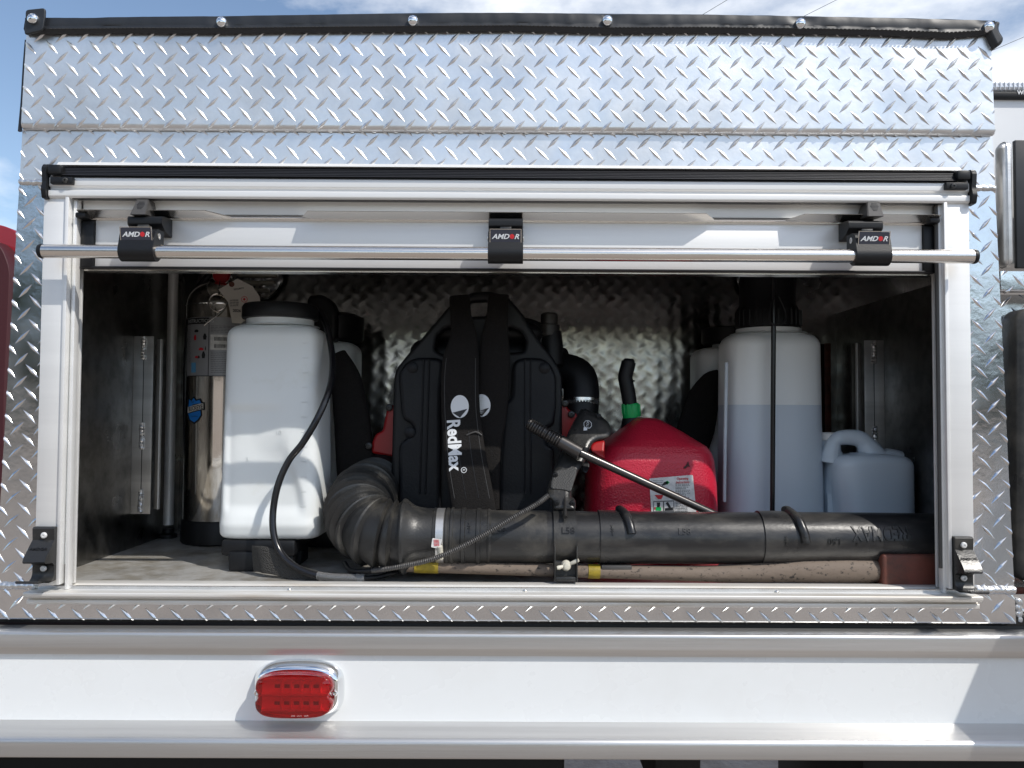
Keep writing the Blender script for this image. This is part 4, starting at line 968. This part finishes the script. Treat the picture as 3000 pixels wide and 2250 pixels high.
QX0, QX1 = xc(2033, .60), xc(2310, .60)
s4 = thing('backpack_sprayer', ((QX0 + QX1) / 2, 0.66, ZF), 'white backpack sprayer with black strap standing behind the tall half full tank', 'sprayer')
_, c4x, c4y, _ = sprayer_tank(s4, 1.33, zc(1018, .6), zc(1004, .6), QX0, QX1, 0.53, 0.69, [PLASTW], rb=0.02, rt=0.025)
lathe('lid', [(0.072, zc(1006, .6)), (0.078, zc(1000, .6)), (0.078, zc(962, .6)), (0.068, zc(957, .6)), (0.001, zc(956, .6))], (xc(2150, .60), 0.61, 0), BLACKP, s4, seg=40)
box('base', QX0 + 0.02, QX1 - 0.02, 0.54, 0.68, ZF + 0.001, 1.329, BLACKP, s4, 0.01)
strap('shoulder_strap', [(2108, 1095, .50, 30), (2085, 1115, .50, 60), (2062, 1165, .50, 95), (2040, 1250, .50, 110), (2015, 1340, .50, 105), (2000, 1450, .50, 90), (1990, 1600, .5, 80)], WEB, s4, 0.02)

# ---- water jug
jx0, jx1, jy0, jy1 = 0.703, 0.879, 0.272, 0.430
jug = thing('water_jug', ((jx0 + jx1) / 2, 0.35, ZF), 'low pale translucent jug with moulded handle right of the tall sprayer tank', 'jug')
jt = zc(1334, .30)
R_ = [(ZF + .002 + 0.012 * (1 - math.cos(a)), jx0 + .012 * (1 - math.sin(a)), jx1 - .012 * (1 - math.sin(a)), jy0 + .012 * (1 - math.sin(a)), jy1 - .012 * (1 - math.sin(a)), 4.5) for a in np.linspace(0, PI / 2, 6)]
R_ += [(q, jx0, jx1, jy0, jy1, 4.5) for q in np.linspace(ZF + .02, jt - 0.024, 24)]
R_ += [(jt - 0.022 + 0.022 * math.sin(a), jx0 + .020 * (1 - math.cos(a)), jx1 - .018 * (1 - math.cos(a)), jy0 + .02 * (1 - math.cos(a)), jy1 - .02 * (1 - math.cos(a)), 4.5) for a in np.linspace(0, PI / 2, 8)]
R_ += [(jt + 0.004, jx0 + .045, jx1 - .05, jy0 + .045, jy1 - .045, 3.2), (jt + 0.006, jx0 + .06, jx1 - .07, jy0 + .06, jy1 - .06, 2.5)]
def jdent(p):
    if p.y > 0.33: return p
    d = 0.013 * math.exp(-((p.x - jx0 - 0.005) / 0.028) ** 2) * smooth((jt - 0.02 - p.z) / 0.14)
    return Vector((p.x + d * 1.2, p.y + d, p.z + 0.006 * math.sin((p.x - jx0) * 18) * smooth((p.z - jt + .05) / .03)))
loft('bottle', R_, PLASTJ, jug, 120, warp=jdent)
hp_ = [at(2600, 1375, .33), at(2560, 1345, .33), at(2541, 1310, .33), at(2518, 1286, .33), at(2478, 1281, .33), at(2448, 1290, .33), at(2434, 1325, .33), at(2430, 1355, .33)]
S_ = spline(hp_, .004); tube('jug_handle', S_, [float(np.interp(i / len(S_), [0, .18, .4, .75, 1], [.050, .034, .0190, .0150, .022])) for i in range(len(S_))], PLASTJ, jug, 24, angle=70)
nk = at(2428, 1295, .35)
lathe('neck', [(0.034, jt - 0.01), (0.024, jt + 0.012), (0.022, zc(1284, .35))], (nk.x + .004, .355, 0), PLASTJ, jug, seg=32)
lathe('cap', [(0.025, zc(1284, .35)), (0.026, zc(1281, .35)), (0.026, zc(1266, .35)), (0.023, zc(1262, .35)), (0.001, zc(1261.5, .35))], (nk.x + .004, .355, 0), WHITEL, jug, seg=32)

# ---- gas can
yg = 0.215
gc = thing('gas_can', (xc(1915, yg), 0.33, ZF), 'red plastic fuel can with green collar and black spout beside the blower', 'gas can')
GX0, GX1 = xc(1727, .30), xc(2103, .30)
def gr(v, u0, u1, y0, y1, n): return (zc(v, .27), xc(u0, .27), xc(u1, .27), y0, y1, n)
zb0 = ZF + 0.002
keys = [(zb0, xc(1735, .27), xc(2105, .27), yg + .01, .46, 5), (zb0 + 0.015, xc(1726, .27), xc(2110, .27), yg, .47, 5), gr(1500, 1728, 2102, yg, .47, 5), gr(1420, 1730, 2100, yg, .47, 5), gr(1380, 1732, 2098, yg + .001, .47, 4.6),
        gr(1345, 1740, 2094, yg + .004, .468, 4.8), gr(1325, 1755, 2088, yg + .010, .463, 4.8), gr(1305, 1772, 2074, yg + .018, .455, 4.8), gr(1285, 1798, 2046, yg + .030, .445, 3.2), gr(1262, 1828, 2010, yg + .050, .43, 3.2), gr(1243, 1850, 1976, yg + .068, .415, 3.2), gr(1230, 1866, 1953, yg + .082, .40, 3.0), gr(1224, 1878, 1940, yg + .095, .385, 2.6), gr(1222, 1900, 1920, yg + .105, .37, 2.2)]
canb = loft('can_body', interp_rings(keys, 90), REDC, gc, 96)
yl = yg - 0.0012
lb_ = plate('instruction_sticker', [rounded(uvl([(1902, 1402), (2030, 1391), (2040, 1500), (2043, 1580), (1914, 1588)], yl), 0.003)], yl, 0.0008, 0.0001, WHITEL, gc)
text('lettering', 'Operating\nInstructions', at(2000, 1407, yl - .0004), 0.0125, REDI, lb_, sx=.80, bold=0.012, ang=2)
bm = bmesh.new()
for k in range(26):
    v = 1419 + k * 4.4; a = at(1979, v, yl - .0006); ln = rnd.uniform(0.022, 0.032); z = a.z
    for j in range(7):
        xx = a.x + ln * j / 7; add_box(bm, xx, xx + ln / 7 * rnd.uniform(.5, .9), yl - .0008, yl - .0002, z, z + .0011)
for k in range(5):
    a = at(1913, 1409 + k * 5, yl - .0006); add_box(bm, a.x, a.x + rnd.uniform(.012, .03), yl - .0008, yl - .0002, a.z, a.z + .0008)
o = bm_obj('fine_print', bm, INKG, lb_); o['kind'] = 'stuff'
for nm, poly, mt in (('spout_picture', [(1938, 1424), (1946, 1412), (1958, 1410), (1956, 1418)], INK), ('spout_picture', [(1948, 1412), (1956, 1408), (1962, 1414), (1954, 1420)], GREENP), ('warning_corner', [(1918, 1450), (1944, 1450), (1938, 1462), (1928, 1462)], REDI),
                     ('picture_frame', [(1914, 1468), (1975, 1466), (1976, 1500), (1914, 1502)], INKG), ('picture', [(1916, 1471), (1942, 1470), (1942, 1497), (1916, 1498)], WHITEL), ('picture', [(1946, 1470), (1973, 1469), (1973, 1496), (1946, 1497)], WHITEL),
                     ('pictured_spout', [(1924, 1472), (1934, 1472), (1933, 1486), (1925, 1486)], INK), ('pictured_collar', [(1921, 1486), (1937, 1486), (1937, 1496), (1921, 1496)], GREENP), ('pictured_spout', [(1950, 1474), (1957, 1470), (1966, 1486), (1960, 1489)], INK), ('pictured_hand', [(1948, 1489), (1972, 1486), (1972, 1495), (1948, 1496)], INK), ('red_spot', [(1917, 1486), (1921, 1486), (1921, 1493), (1917, 1493)], REDI)):
    yy = yl - {'picture_frame': .0004, 'picture': .0007}.get(nm, .0011)
    plate(nm, [uvl(poly, yy)], yy, 0.0003, 0.0, mt, lb_, res=0)
sc_ = at(1850, 1245, .36)
base = [at(1852, 1250, .36), at(1851, 1223, .36), at(1850, 1205, .36), at(1847, 1185, .36)]
tube('spout_base', [at(1855, 1275, .36), at(1854, 1250, .36), at(1852, 1224, .36)], [0.030, 0.027, 0.022], BLACKP, gc, 32)
cl = tube('spout_collar', [at(1852, 1225, .36), at(1851, 1221, .36), at(1848, 1189, .36), at(1847, 1184, .36)], [0.0195, 0.0205, 0.0195, 0.018], GREENP, gc, 36, angle=30)
bm = bmesh.new(); a0, a1 = at(1850, 1214, .36), at(1848, 1184, .36)
for k in range(12):
    a = 2 * PI * k / 12; off = Vector((0.0198 * math.cos(a), 0.0198 * math.sin(a), 0)); add_tube(bm, [a0 + off, a1 + off], 0.0016, 6)
bm_obj('collar_grip', bm, GREENP, cl)
tube('spout', spline([at(1846, 1190, .36), at(1840, 1150, .36), at(1833, 1115, .36), at(1832, 1100, .36), at(1838, 1078, .36), at(1842, 1060, .36)], 0.006), [0.0175] * 3 + [0.0172] * 2 + [0.017] * 30 if False else 0.0163, BLACKP, gc, 28)
tube('spout_tip', [at(1838, 1090, .36), at(1843, 1056, .36), at(1843.5, 1051, .36)], [0.0132, 0.0132, 0.010], BLACKP, gc, 28)
box('spout_button', at(1853, 1106, .36).x, at(1857, 1106, .36).x, .345, .36, at(0, 1109, .36).z, at(0, 1104, .36).z, BLACKP, gc, 0.001)
plate('scuff_mark', [uvl([(2002, 1372), (2007, 1366), (2013, 1360), (2017, 1351), (2019, 1360), (2022, 1368), (2016, 1366), (2010, 1373)], yg)], yg - 0.0006 + 0.002, 0.001, 0, DRED, gc, res=0)

# ---- backpack leaf blower
yp = 0.285
bw = thing('leaf_blower', (xc(1400, yp), 0.36, ZF), 'black and red backpack leaf blower with printed straps and long black air tube', 'leaf blower')
z2 = lambda a, b: (1100 + a / 2.439, 820 + b / 2.439)
po = [(100, 1900), (105, 1600), (115, 1250), (130, 700), (150, 630), (230, 530), (300, 450), (420, 310), (520, 190), (640, 110), (700, 85), (830, 82), (940, 115), (1010, 190), (1065, 260), (1110, 340), (1200, 470), (1250, 530), (1310, 620), (1335, 690), (1335, 1250), (1330, 1600), (1335, 1900)]
holes = [[(682, 155), (800, 150), (795, 255), (668, 262)], [(440, 400), (500, 345), (560, 335), (560, 520), (480, 530), (425, 500)], [(950, 335), (1040, 370), (1075, 440), (1060, 510), (955, 520)]]
plate('back_frame', [rounded(uvl([z2(*q) for q in po], yp), 0.008)] + [rounded(uvl([z2(*q) for q in h], yp), 0.006) for h in holes], yp, 0.035, 0.008, BLACKP, bw, res=3)
for sgn, pad in ((0, [(165, 1900), (168, 1200), (185, 1160), (240, 1120), (275, 1080), (260, 1030), (200, 1000), (185, 950), (165, 690), (170, 660), (215, 590), (290, 556), (440, 556), (490, 585), (470, 800), (465, 1900)]),
                 (1, [(880, 1900), (885, 1300), (920, 880), (970, 840), (975, 620), (1000, 575), (1060, 556), (1190, 560), (1250, 600), (1292, 690), (1292, 900), (1275, 1040), (1220, 1060), (1225, 1180), (1275, 1200), (1280, 1900)])):
    pd = plate('back_pad', [rounded(uvl([z2(*q) for q in pad], yp - .012), 0.012)], yp - 0.018, 0.02, 0.009, PADM, bw, res=4)
    for xx in ((345, 1, 350), (385, 1, 350)) if sgn == 0 else ((1068, 1, 350), (1110, 1, 350)):
        P = [at(*z2(xx[0] + (t - 560) * (-0.03 if sgn == 0 else 0.0), t), yp - .0185) for t in range(570, 1560, 60)]
        tube('pad_seam', P, 0.0022, PADM, pd, 8)
for a, b in ((265, 625), (1207, 630), (245, 1090)):
    q = at(*z2(a, b), yp - .018); lathe('pad_button', [(0.012, -0.002), (0.012, 0.002), (0.009, 0.004), (0.001, 0.005)], (q.x, q.y, q.z), PADM, bw, axis='y', seg=24)
# engine and fan housing behind the frame
box('engine_housing', xc(1200, .36), xc(1590, .36), 0.33, 0.50, ZF + 0.06, zc(1000, .40), BLACKP, bw, 0.03, 4)
box('air_filter_cover', xc(1250, .34), xc(1590, .34), 0.325, 0.47, zc(1010, .34), zc(942, .34), BLACKP, bw, 0.03, 4)
lbk = box('warning_label', xc(1383, .325), xc(1483, .325), 0.3225, 0.3245, zc(987, .325), zc(970, .325), YELLOW, bw, 0)
text('lettering', 'WARNING  READ', at(1430, 978, .322), 0.005, INK, lbk)
plate('side_housing', [rounded(uvl([(1500, 925), (1560, 932), (1600, 950), (1640, 960), (1640, 1060), (1500, 1060)], .36), 0.01)], .36, 0.08, 0.012, BLACKP, bw)
box('carburettor_cover', xc(1255, .38), xc(1590, .38), .37, .48, zc(1060, .38), zc(985, .38), BLACKP, bw, .02, 3)
lathe('fuel_cap', [(0.018, -0.04), (0.024, -0.035), (0.024, -0.012), (0.0195, -0.010), (0.0195, 0.012), (0.016, 0.016), (0.001, 0.017)], at(1609, 938, .37), BLACKD, bw, seg=28)
lathe('filler_neck', [(0.02, -0.05), (0.026, -0.045), (0.026, 0.0), (0.022, 0.03)], at(1616, 1010, .37), BLACKP, bw, seg=28)
rl = plate('fan_housing', [rounded(uvl([(1088, 1328), (1089, 1296), (1100, 1272), (1120, 1262), (1134, 1194), (1142, 1186), (1170, 1190), (1170, 1345)], .34), 0.005)], .34, 0.06, 0.006, REDP, bw)
rr_ = plate('fan_housing', [rounded(uvl([(1620, 1170), (1650, 1176), (1668, 1202), (1692, 1214), (1690, 1260), (1680, 1330), (1620, 1330)], .33), 0.005)], .33, 0.06, 0.006, REDP, bw)
for u, v in ((1140, 1194), (1081, 1306)): screw('screw', at(u, v, .335), 0.008, BLACKD, rl)
for u, v in ((1655, 1182), (1674, 1214)): screw('screw', at(u, v, .325), 0.008, BLACKD, rr_)
# lower volute and elbow
tube('volute', spline([at(1200, 1400, .42), at(1140, 1390, .40), at(1120, 1430, .36)], .01), 0.072, BLACKP, bw, 32)
tube('intake_elbow', spline([at(1560, 1085, .45), at(1640, 1085, .42), at(1690, 1100, .40), at(1703, 1140, .39), at(1700, 1220, .38), at(1695, 1290, .38)], 0.008), [0.050] * 200 if False else 0.0405, BLACKP, bw, 36)
tube('elbow_flange', [at(1628, 1075, .43), at(1640, 1078, .425)], 0.048, BLACKP, bw, 36)
hcp = tube('hose_clamp', [at(1702, 1168, .386), at(1702, 1186, .385)], 0.0418, STEEL, bw, 40)
bm = bmesh.new()
for k in range(26):
    a = PI * (1.18 + 0.64 * k / 25); c = at(1702, 1177, .3855); q = c + Vector((0.0424 * math.cos(a), 0.0424 * math.sin(a), 0)); add_box(bm, q.x - .0006, q.x + .0006, q.y - .001, q.y + .001, q.z - .004, q.z + .004)
bm_obj('clamp_slot', bm, INK, hcp)
# bellows and tubes
yt_ = 0.105; zt0 = zc(1573, yt_); RT = 0.0505
bp = [at(1150, 1420, .40), at(1100, 1432, .33), at(1062, 1462, .25), at(1050, 1510, .17), at(1085, 1552, .115), at(1140, 1568, .105), at(1186, 1571, .105)]
S = spline(bp, 0.0016); sl = arclen(S); R = []
for i, s in enumerate(sl):
    ph = (s / 0.0190) % 1.0; saw = ph ** 1.2 if ph < .88 else (1 - ph) / .12
    R.append(0.0580 + 0.0135 * saw)
tube('bellows', S, R, BLACKD, bw, 48, angle=22)
def xt(u): return xc(u, yt_, 1573)
prf = [(1180, .0700), (1184, .0720), (1190, .0715), (1200, .066), (1215, .0590), (1232, .0555), (1255, .0540), (1272, .0535), (1273, .0548), (1279, .0548), (1280, .0530), (1308, .0530), (1309, .0550), (1316, .0550), (1317, .0530), (1322, .0530), (1323, .0555), (1330, .0555), (1331, .0528), (1352, .0528), (1354, .0550), (1364, .0550), (1366, .0526), (1396, .0526), (1398, .0548), (1408, .0548), (1410, .0522), (1428, .0522), (1430, .0535), (1434, .0535), (1440, .0508), (1600, .0502)]
lathe('tube_coupling', [(r, xt(u)) for u, r in prf], (0, yt_, zt0), BLACKD, bw, axis='x', seg=56, angle=30)
cb = lathe('band_clamp', [(0.0536, xt(1281)), (0.0542, xt(1282)), (0.0542, xt(1303)), (0.0536, xt(1304))], (0, yt_, zt0), BRUSH, bw, axis='x', seg=56)
tube('clamp_screw', [at(1288, 1600, .045), at(1291, 1636, .052)], 0.0055, CREAMP, cb, 12)
def step(u0, u1, r0, r1): return [(r0 - .004, xt(u0) - .0005), (r0, xt(u0)), (r1, xt(u1)), (r1 - .004, xt(u1) + .0005)]
t1 = lathe('air_tube', step(1590, 1762, .0498, .0492), (0, yt_, zt0), TUBEM, bw, axis='x', seg=56, angle=30)
t2 = lathe('air_tube', [(.0490, xt(1752)), (.0520, xt(1752) + .0002), (.0520, xt(1800)), (.0505, xt(1850)), (.0495, xt(1870)), (.0490, xt(2235))], (0, yt_, zt0), TUBEM, bw, axis='x', seg=56, angle=30)
t3 = lathe('air_tube', [(.0485, xt(2220)), (.0520, xt(2220) + .0002), (.0520, xt(2280)), (.0505, xt(2330)), (.0500, xt(2350)), (.0490, xt(2700)), (.0480, 0.872)], (0, yt_, zt0), TUBEM, bw, axis='x', seg=56, angle=30)
def onT(u, v, r):
    """point on the tube surface"""
    z = at(u, v, yt_ - r * .8).z - zt0; z = max(-r, min(r, z)); return Vector((xt(u), yt_ - math.sqrt(max(r * r - z * z, 0)), zt0 + z))
for par, us in ((t2, [(1814, 1492), (1818, 1500), (1828, 1512), (1834, 1530), (1838, 1548), (1840, 1562)]), (t3, [(2300, 1490), (2308, 1500), (2318, 1518), (2324, 1540), (2330, 1565), (2333, 1588)])):
    tube('lock_ridge', spline([onT(u, v, .053) for u, v in us], 0.004), 0.0085, TUBEM, par, 14)
    box('lock_tab', xt(us[0][0] - 58), xt(us[0][0] + 30), yt_ - .035, yt_ - .02, zt0 - .0555, zt0 - .047, GREYC, par, 0.002)
def wrapT(r):
    def f(p):
        z = max(-r * .98, min(r * .98, p.z - zt0)); h = yt_ - p.y; return Vector((p.x, yt_ - math.sqrt(r * r - z * z) - (h if 0 <= h < .002 else 0), p.z))
    return f
def ttext(s, u, v, h, r, par, **k):
    p = onT(u, v, r); text('lettering', s, (p.x, yt_, p.z), h, BLACKD, par, warp=wrapT(r), thick=0.0014, **k)
ttext('L58', 1464, 1552, .0115, .0518, t1); ttext('L58', 1991, 1555, .0115, .0496, t2); ttext('>PP<', 1377, 1544, .006, .0532, t1, ang=-90); ttext('>PP<', 1784, 1552, .006, .0524, t2, ang=-90)
ttext('L50', 2413, 1584, .0115, .0503, t3, ang=180); ttext('REDMAX', 2546, 1562, .026, .0500, t3, ang=180, sx=.72, bold=.01); ttext('>PP<', 2276, 1582, .006, .0524, t3, ang=-90); ttext('R', 2478, 1590, .004, .0503, t3, ang=180)
# cable in ribbed conduit
cp_ = [at(1606, 1452, .06), at(1570, 1478, .045), at(1500, 1518, .035), at(1430, 1560, .03), at(1350, 1603, .03), at(1260, 1640, .035), at(1160, 1662, .05), at(1090, 1672, .07)]
S = spline(cp_, 0.0008); sl = arclen(S); tube('ribbed_cable', S, [0.0044 + 0.0009 * math.sin(s * 2 * PI / 0.0037) for s in sl], GREYC, bw, 14, angle=80)
tube('cable_end', spline([at(1090, 1672, .07), at(1030, 1672, .09), at(1010, 1650, .12)], 0.004), 0.0045, BLACKP, bw, 12)
lb2 = plate('paper_label', [rounded(uvl([(1267, 1576), (1296, 1580), (1288, 1607), (1263, 1603)], .044), 0.002)], .043, 0.0006, 0, WHITEL, bw)
bm = bmesh.new()
for k in range(5):
    q = at(1270 + k * 0.3, 1583 + k * 4, .0425); add_box(bm, q.x, q.x + .010, .0422, .0428, q.z, q.z + .0009)
bm_obj('print', bm, REDI, lb2)
# control handle clamped to the tube
HV = np.linspace(1100, 1560, 47); HY = np.array([0.078 + max(0, 1500 - v) / 300 * 0.145 for v in HV]); HZ = np.array([zc(v, y) for v, y in zip(HV, HY)])
def hy(v): return float(np.interp(v, HV, HY))
def hl(pts, dy=0.0): return rounded([(lambda p: (p.x, p.z))(at(*r2(*q), hy(r2(*q)[1]) + dy)) for q in pts], 0.006)
def lean(dy): return lambda p: Vector((p.x, p.y + float(np.interp(-p.z, -HZ, HY)) + dy, p.z))
r2 = lambda a, b: (1550 + a / 2.911, 1150 + b / 2.911)
hd = plate('control_handle', [hl(((458, 140), (480, 135), (548, 165), (610, 190), (680, 250), (712, 310), (715, 350), (690, 385), (640, 405), (585, 412), (540, 440), (520, 500), (470, 610), (420, 680), (412, 700), (380, 790), (362, 850), (362, 900), (395, 915), (402, 940), (405, 1010), (205, 1010), (208, 930), (165, 900), (155, 850), (185, 760), (215, 670), (260, 560), (310, 470), (330, 380), (345, 340), (400, 230)))], 0, 0.046, 0.012, BLACKD, bw, res=4, warp=lean(0))
for a, b in ((593, 200), (222, 700), (236, 942), (370, 942)):
    y = hy(r2(a, b)[1]); q = at(*r2(a, b), y); screw('screw', (q.x, y - (0.004 if b == 700 else 0.0005), q.z), 0.0055, BLACKP, hd)
plate('grip_rubber', [hl(((255, 655), (320, 645), (345, 625), (395, 630), (408, 680), (380, 770), (358, 850), (300, 830), (180, 820), (190, 750), (215, 675)))], -0.003, 0.006, 0.0025, GRIP, hd, warp=lean(0))
plate('trigger', [hl(((525, 490), (545, 430), (600, 410), (655, 408), (650, 470), (648, 520), (658, 570), (600, 545)))], 0.010, 0.02, 0.004, REDP, hd, warp=lean(0))
plate('trigger_guard', [hl(((455, 600), (520, 600), (525, 640), (495, 700), (455, 670)))], 0.012, 0.02, 0.003, BLACKP, hd, warp=lean(0))
oc = [(0.0088 * math.cos(a), 0.0088 * math.sin(a)) for a in [PI / 8 + k * PI / 4 for k in range(8)]]; oi = [(x * .88, z * .88) for x, z in oc]
q = at(*r2(500, 272), hy(r2(500, 272)[1])); plate('stop_sign', [[(q.x + x, q.z + z) for x, z in oc], [(q.x + x, q.z + z) for x, z in oi]], -0.0008, 0.0006, 0, WHITEI, hd, warp=lean(0), res=0)
text('lettering', 'STOP', (q.x, -0.0004, q.z), 0.0046, WHITEI, hd, ang=80, warp=lean(0))
q = at(*r2(480, 312), hy(r2(480, 312)[1])); plate('finger_symbol', [rounded([(q.x - .004, q.z - .003), (q.x + .004, q.z - .002), (q.x + .003, q.z + .003), (q.x - .003, q.z + .004)], .001)], -.0008, .0006, 0, WHITEI, hd, res=0, warp=lean(0))
# clamp band in front of the tube
cx0, cx1 = at(1624, 1580, .045).x, at(1692, 1580, .045).x
bm = bmesh.new(); prof = []
for k in range(17):
    a = math.radians(85 - k * 10.0); prof.append((yt_ - .0545 * math.cos(a), zt0 + .0545 * math.sin(a)))
prof += [(yt_ - .050, zc(1650, .05)), (yt_ - .052, zc(1702, .05)), (yt_ - .045, zc(1704, .05)), (yt_ - .038, zt0 - .03)]
for k in range(12):
    a = math.radians(-50 + k * 12); prof.append((yt_ - .0515 * math.cos(a), zt0 + .0515 * math.sin(a)))
bk = prof_x('clamp_band', [(y, z) for y, z in prof], cx0, cx1, BLACKD, bw)
for s, xx in ((1, cx0), (-1, cx1)):
    box('clamp_rib', xx, xx + s * .0022, yt_ - .066, yt_ - .045, zc(1704, .04), zc(1600, .04), BLACKD, bk, 0.0008)
box('clamp_foot', cx0 + .002, cx1 - .002, yt_ - .064, yt_ - .045, zc(1704, .04), zc(1690, .04), BLACKD, bk, 0.002)
bm = bmesh.new(); add_tube(bm, [at(1655, 1455, .095), at(1656, 1515, .056)], [0.001, 0.0045], 8); bm_obj('handle_fin', bm, BLACKD, hd)
p = onT(1659, 1552, .0552); text('lettering', 'L58', (p.x, yt_, p.z), .012, BLACKP, bk, warp=wrapT(.0552), thick=.0009)
wn = at(1661, 1662, .035)
wg = lathe('wing_nut', [(0.010, 0), (0.010, 0.004), (0.0075, 0.009), (0.005, 0.0095), (0.0045, 0.013), (0.001, 0.0135)], (wn.x, yt_ - .050, wn.z), CREAMP, bw, axis='y', seg=20)
for dx, dz in ((.022, .012), (-.018, -.003)):
    tube('wing', [(wn.x + dx * .3, yt_ - .056, wn.z + dz * .3), (wn.x + dx * .8, yt_ - .061, wn.z + dz * .8), (wn.x + dx, yt_ - .062, wn.z + dz)], [.003, .0042, .003], CREAMP, wg, 12)
# harness straps
sL = strap('shoulder_strap', [(*z2(600, 120), .262, 60), (*z2(610, 260), .235, 62), (*z2(630, 400), .215, 78), (*z2(612, 560), .205, 106), (*z2(605, 700), .20, 112), (*z2(607, 900), .196, 113), (*z2(620, 1080), .19, 117), (*z2(645, 1300), .175, 124), (*z2(700, 1620), .165, 128), (*z2(712, 1720), .165, 128)], WEB, bw, 0.012)
def seam(o, path, k, mat):
    f = surf(o); P = []
    for q in spline([at(u + k * w_, v, y) for u, v, y, w_ in path], 0.012): P.append(Vector((q.x, f(q.x, q.z) + 0.0002, q.z)))
    tube('strap_seam', P, 0.0008, mat, o, 6)
SP = [(*z2(612, 560), .205, 106), (*z2(605, 700), .20, 112), (*z2(607, 900), .196, 113), (*z2(620, 1080), .19, 117), (*z2(645, 1300), .175, 124), (*z2(690, 1560), .165, 128)]
for k in (-.40, .40): seam(sL, SP, k, STITCH)
for k in (-.13, .16): seam(sL, SP[3:], k, INK)
sR = strap('shoulder_strap', [(*z2(880, 110), .262, 60), (*z2(870, 260), .24, 62), (*z2(855, 400), .23, 80), (*z2(850, 560), .222, 92), (*z2(842, 800), .222, 92), (*z2(825, 1000), .22, 88), (*z2(815, 1200), .21, 66), (*z2(815, 1400), .205, 60), (*z2(825, 1640), .20, 50)], WEB, bw, 0.010)
def onstrap(o):
    f = surf(o); return lambda p: Vector((p.x, f(p.x, p.z) + min(p.y, 0) - 0.0003, p.z))
def logo(parent, u, v, y, cut=0):
    c = at(u, v, y); wf = onstrap(parent); E = []
    for i in range(36):
        a = 2 * PI * i / 36; x, z = 0.0183 * math.cos(a), 0.0232 * math.sin(a)
        if cut and x < -0.012: x = -0.012
        E.append((c.x + x, c.z + z))
    tri = [(c.x + x, c.z + z) for x, z in ((-.0145, -.0125), (.0155, -.0045), (.0008, -.0225))]
    if cut: tri = [(max(x, c.x - .0122), z) for x, z in tri]
    for nm, lp, dy, mt in (('printed_logo', E, 0.0, WHITEI), ('printed_wedge', tri, -0.0006, INK)):
        me = curve_mesh([lp], 0.0, 0, 0); bm = bmesh.new(); bm.from_mesh(me); bmesh.ops.triangulate(bm, faces=bm.faces); bmesh.ops.subdivide_edges(bm, edges=bm.edges, cuts=2)
        for v_ in bm.verts: v_.co = wf(Vector((v_.co.x, dy - .0004, v_.co.y)))
        bm_obj(nm, bm, mt, parent, norm=False)
logo(sL, 1347, 1191, .1895); logo(sR, 1411, 1188, .2155, cut=1)
wL = onstrap(sL)
q = at(1332, 1305, .178); text('lettering', 'RedMax', (q.x, 0, q.z), 0.0275, WHITEI, sL, ang=-86, sx=0.84, bold=0.03, thick=0.0008, space=1.0, warp=wL)
q = at(1359, 1377, .1665); text('lettering', 'R', (q.x, 0, q.z), 0.005, WHITEI, sL, ang=-86, warp=wL)
rg = [(q.x + .0058 * math.cos(a), q.z + .0058 * math.sin(a)) for a in np.linspace(0, 2 * PI, 25)[:-1]]; ri = [(q.x + .0047 * math.cos(a), q.z + .0047 * math.sin(a)) for a in np.linspace(0, 2 * PI, 25)[:-1]]
plate('printed_ring', [rg, ri], 0, .0006, 0, WHITEI, sL, res=0, warp=lambda p: wL(Vector((p.x, p.y - .0006, p.z))))
strap('waist_strap', [(*z2(650, 1110), .181, 4), (*z2(715, 1085), .180, 5), (*z2(760, 1110), .181, 4)], GREYC, sL, 0.002)

# ---- spray wand lying across
wd_ = thing('spray_wand', at(1700, 1325, .14), 'dark metal spray wand with ribbed grip leaning across the blower and red can', 'wand')
a, b = at(1546, 1240, .15), at(1700, 1327, .135)
n = 120; P = [a.lerp(b, i / n) for i in range(n + 1)]; R = []
for i in range(n + 1):
    t = i / n; r = 0.0125 + 0.002 * t
    if t < .62: r -= 0.0022 * (0.5 + 0.5 * math.sin(t * 2 * PI * 22)) ** 2
    if t < .03: r *= .8
    R.append(r)
tube('grip', P, R, WANDM, wd_, 28)
c = at(2090, 1506, .145); d = at(2180, 1548, .15)
tube('lance', [b.lerp(c, .0), b.lerp(c, .5), c, d], 0.0079, WANDM, wd_, 24)

# ---- long handled tool lying on the floor under the tube
tl = thing('long_handled_maul', at(2300, 1665, .075), 'worn wooden handled maul with red brown head lying under the black tube', 'maul')
hz = ZF + 0.0245
hpts = [(1180, .0115), (1400, .0115), (1700, .0120), (2050, .0145), (2200, .0175), (2350, .0225), (2480, .0240), (2545, .0235), (2572, .0215), (2580, .015)]
S = []; R = []
for i in range(80):
    u = 1180 + (2580 - 1180) * i / 79; r = np.interp(u, [h[0] for h in hpts], [h[1] for h in hpts]); S.append(Vector((xc(u, .082, 1665), .082, ZF + .004 + r + (0.016 * max(0, (2100 - u) / 900) ** 1)))); R.append(r)
ho = tube('handle', S, R, WOOD, tl, 24)
for u0, u1 in ((1723, 1757), (1215, 1285)):
    i0 = [Vector((xc(u, .082, 1665), .082, ZF + .004 + np.interp(u, [h[0] for h in hpts], [h[1] for h in hpts]) + (0.016 * max(0, (2100 - u) / 900)))) for u in (u0, u1)]
    tube('tape_wrap', i0, [np.interp(u, [h[0] for h in hpts], [h[1] for h in hpts]) + .0012 for u in (u0, u1)], YELLOW, tl, 24)
box('head', xc(2584, .055, 1670), 0.872, .052, .120, ZF + 0.0015, ZF + 0.062, RUST, tl, 0.005, 3)
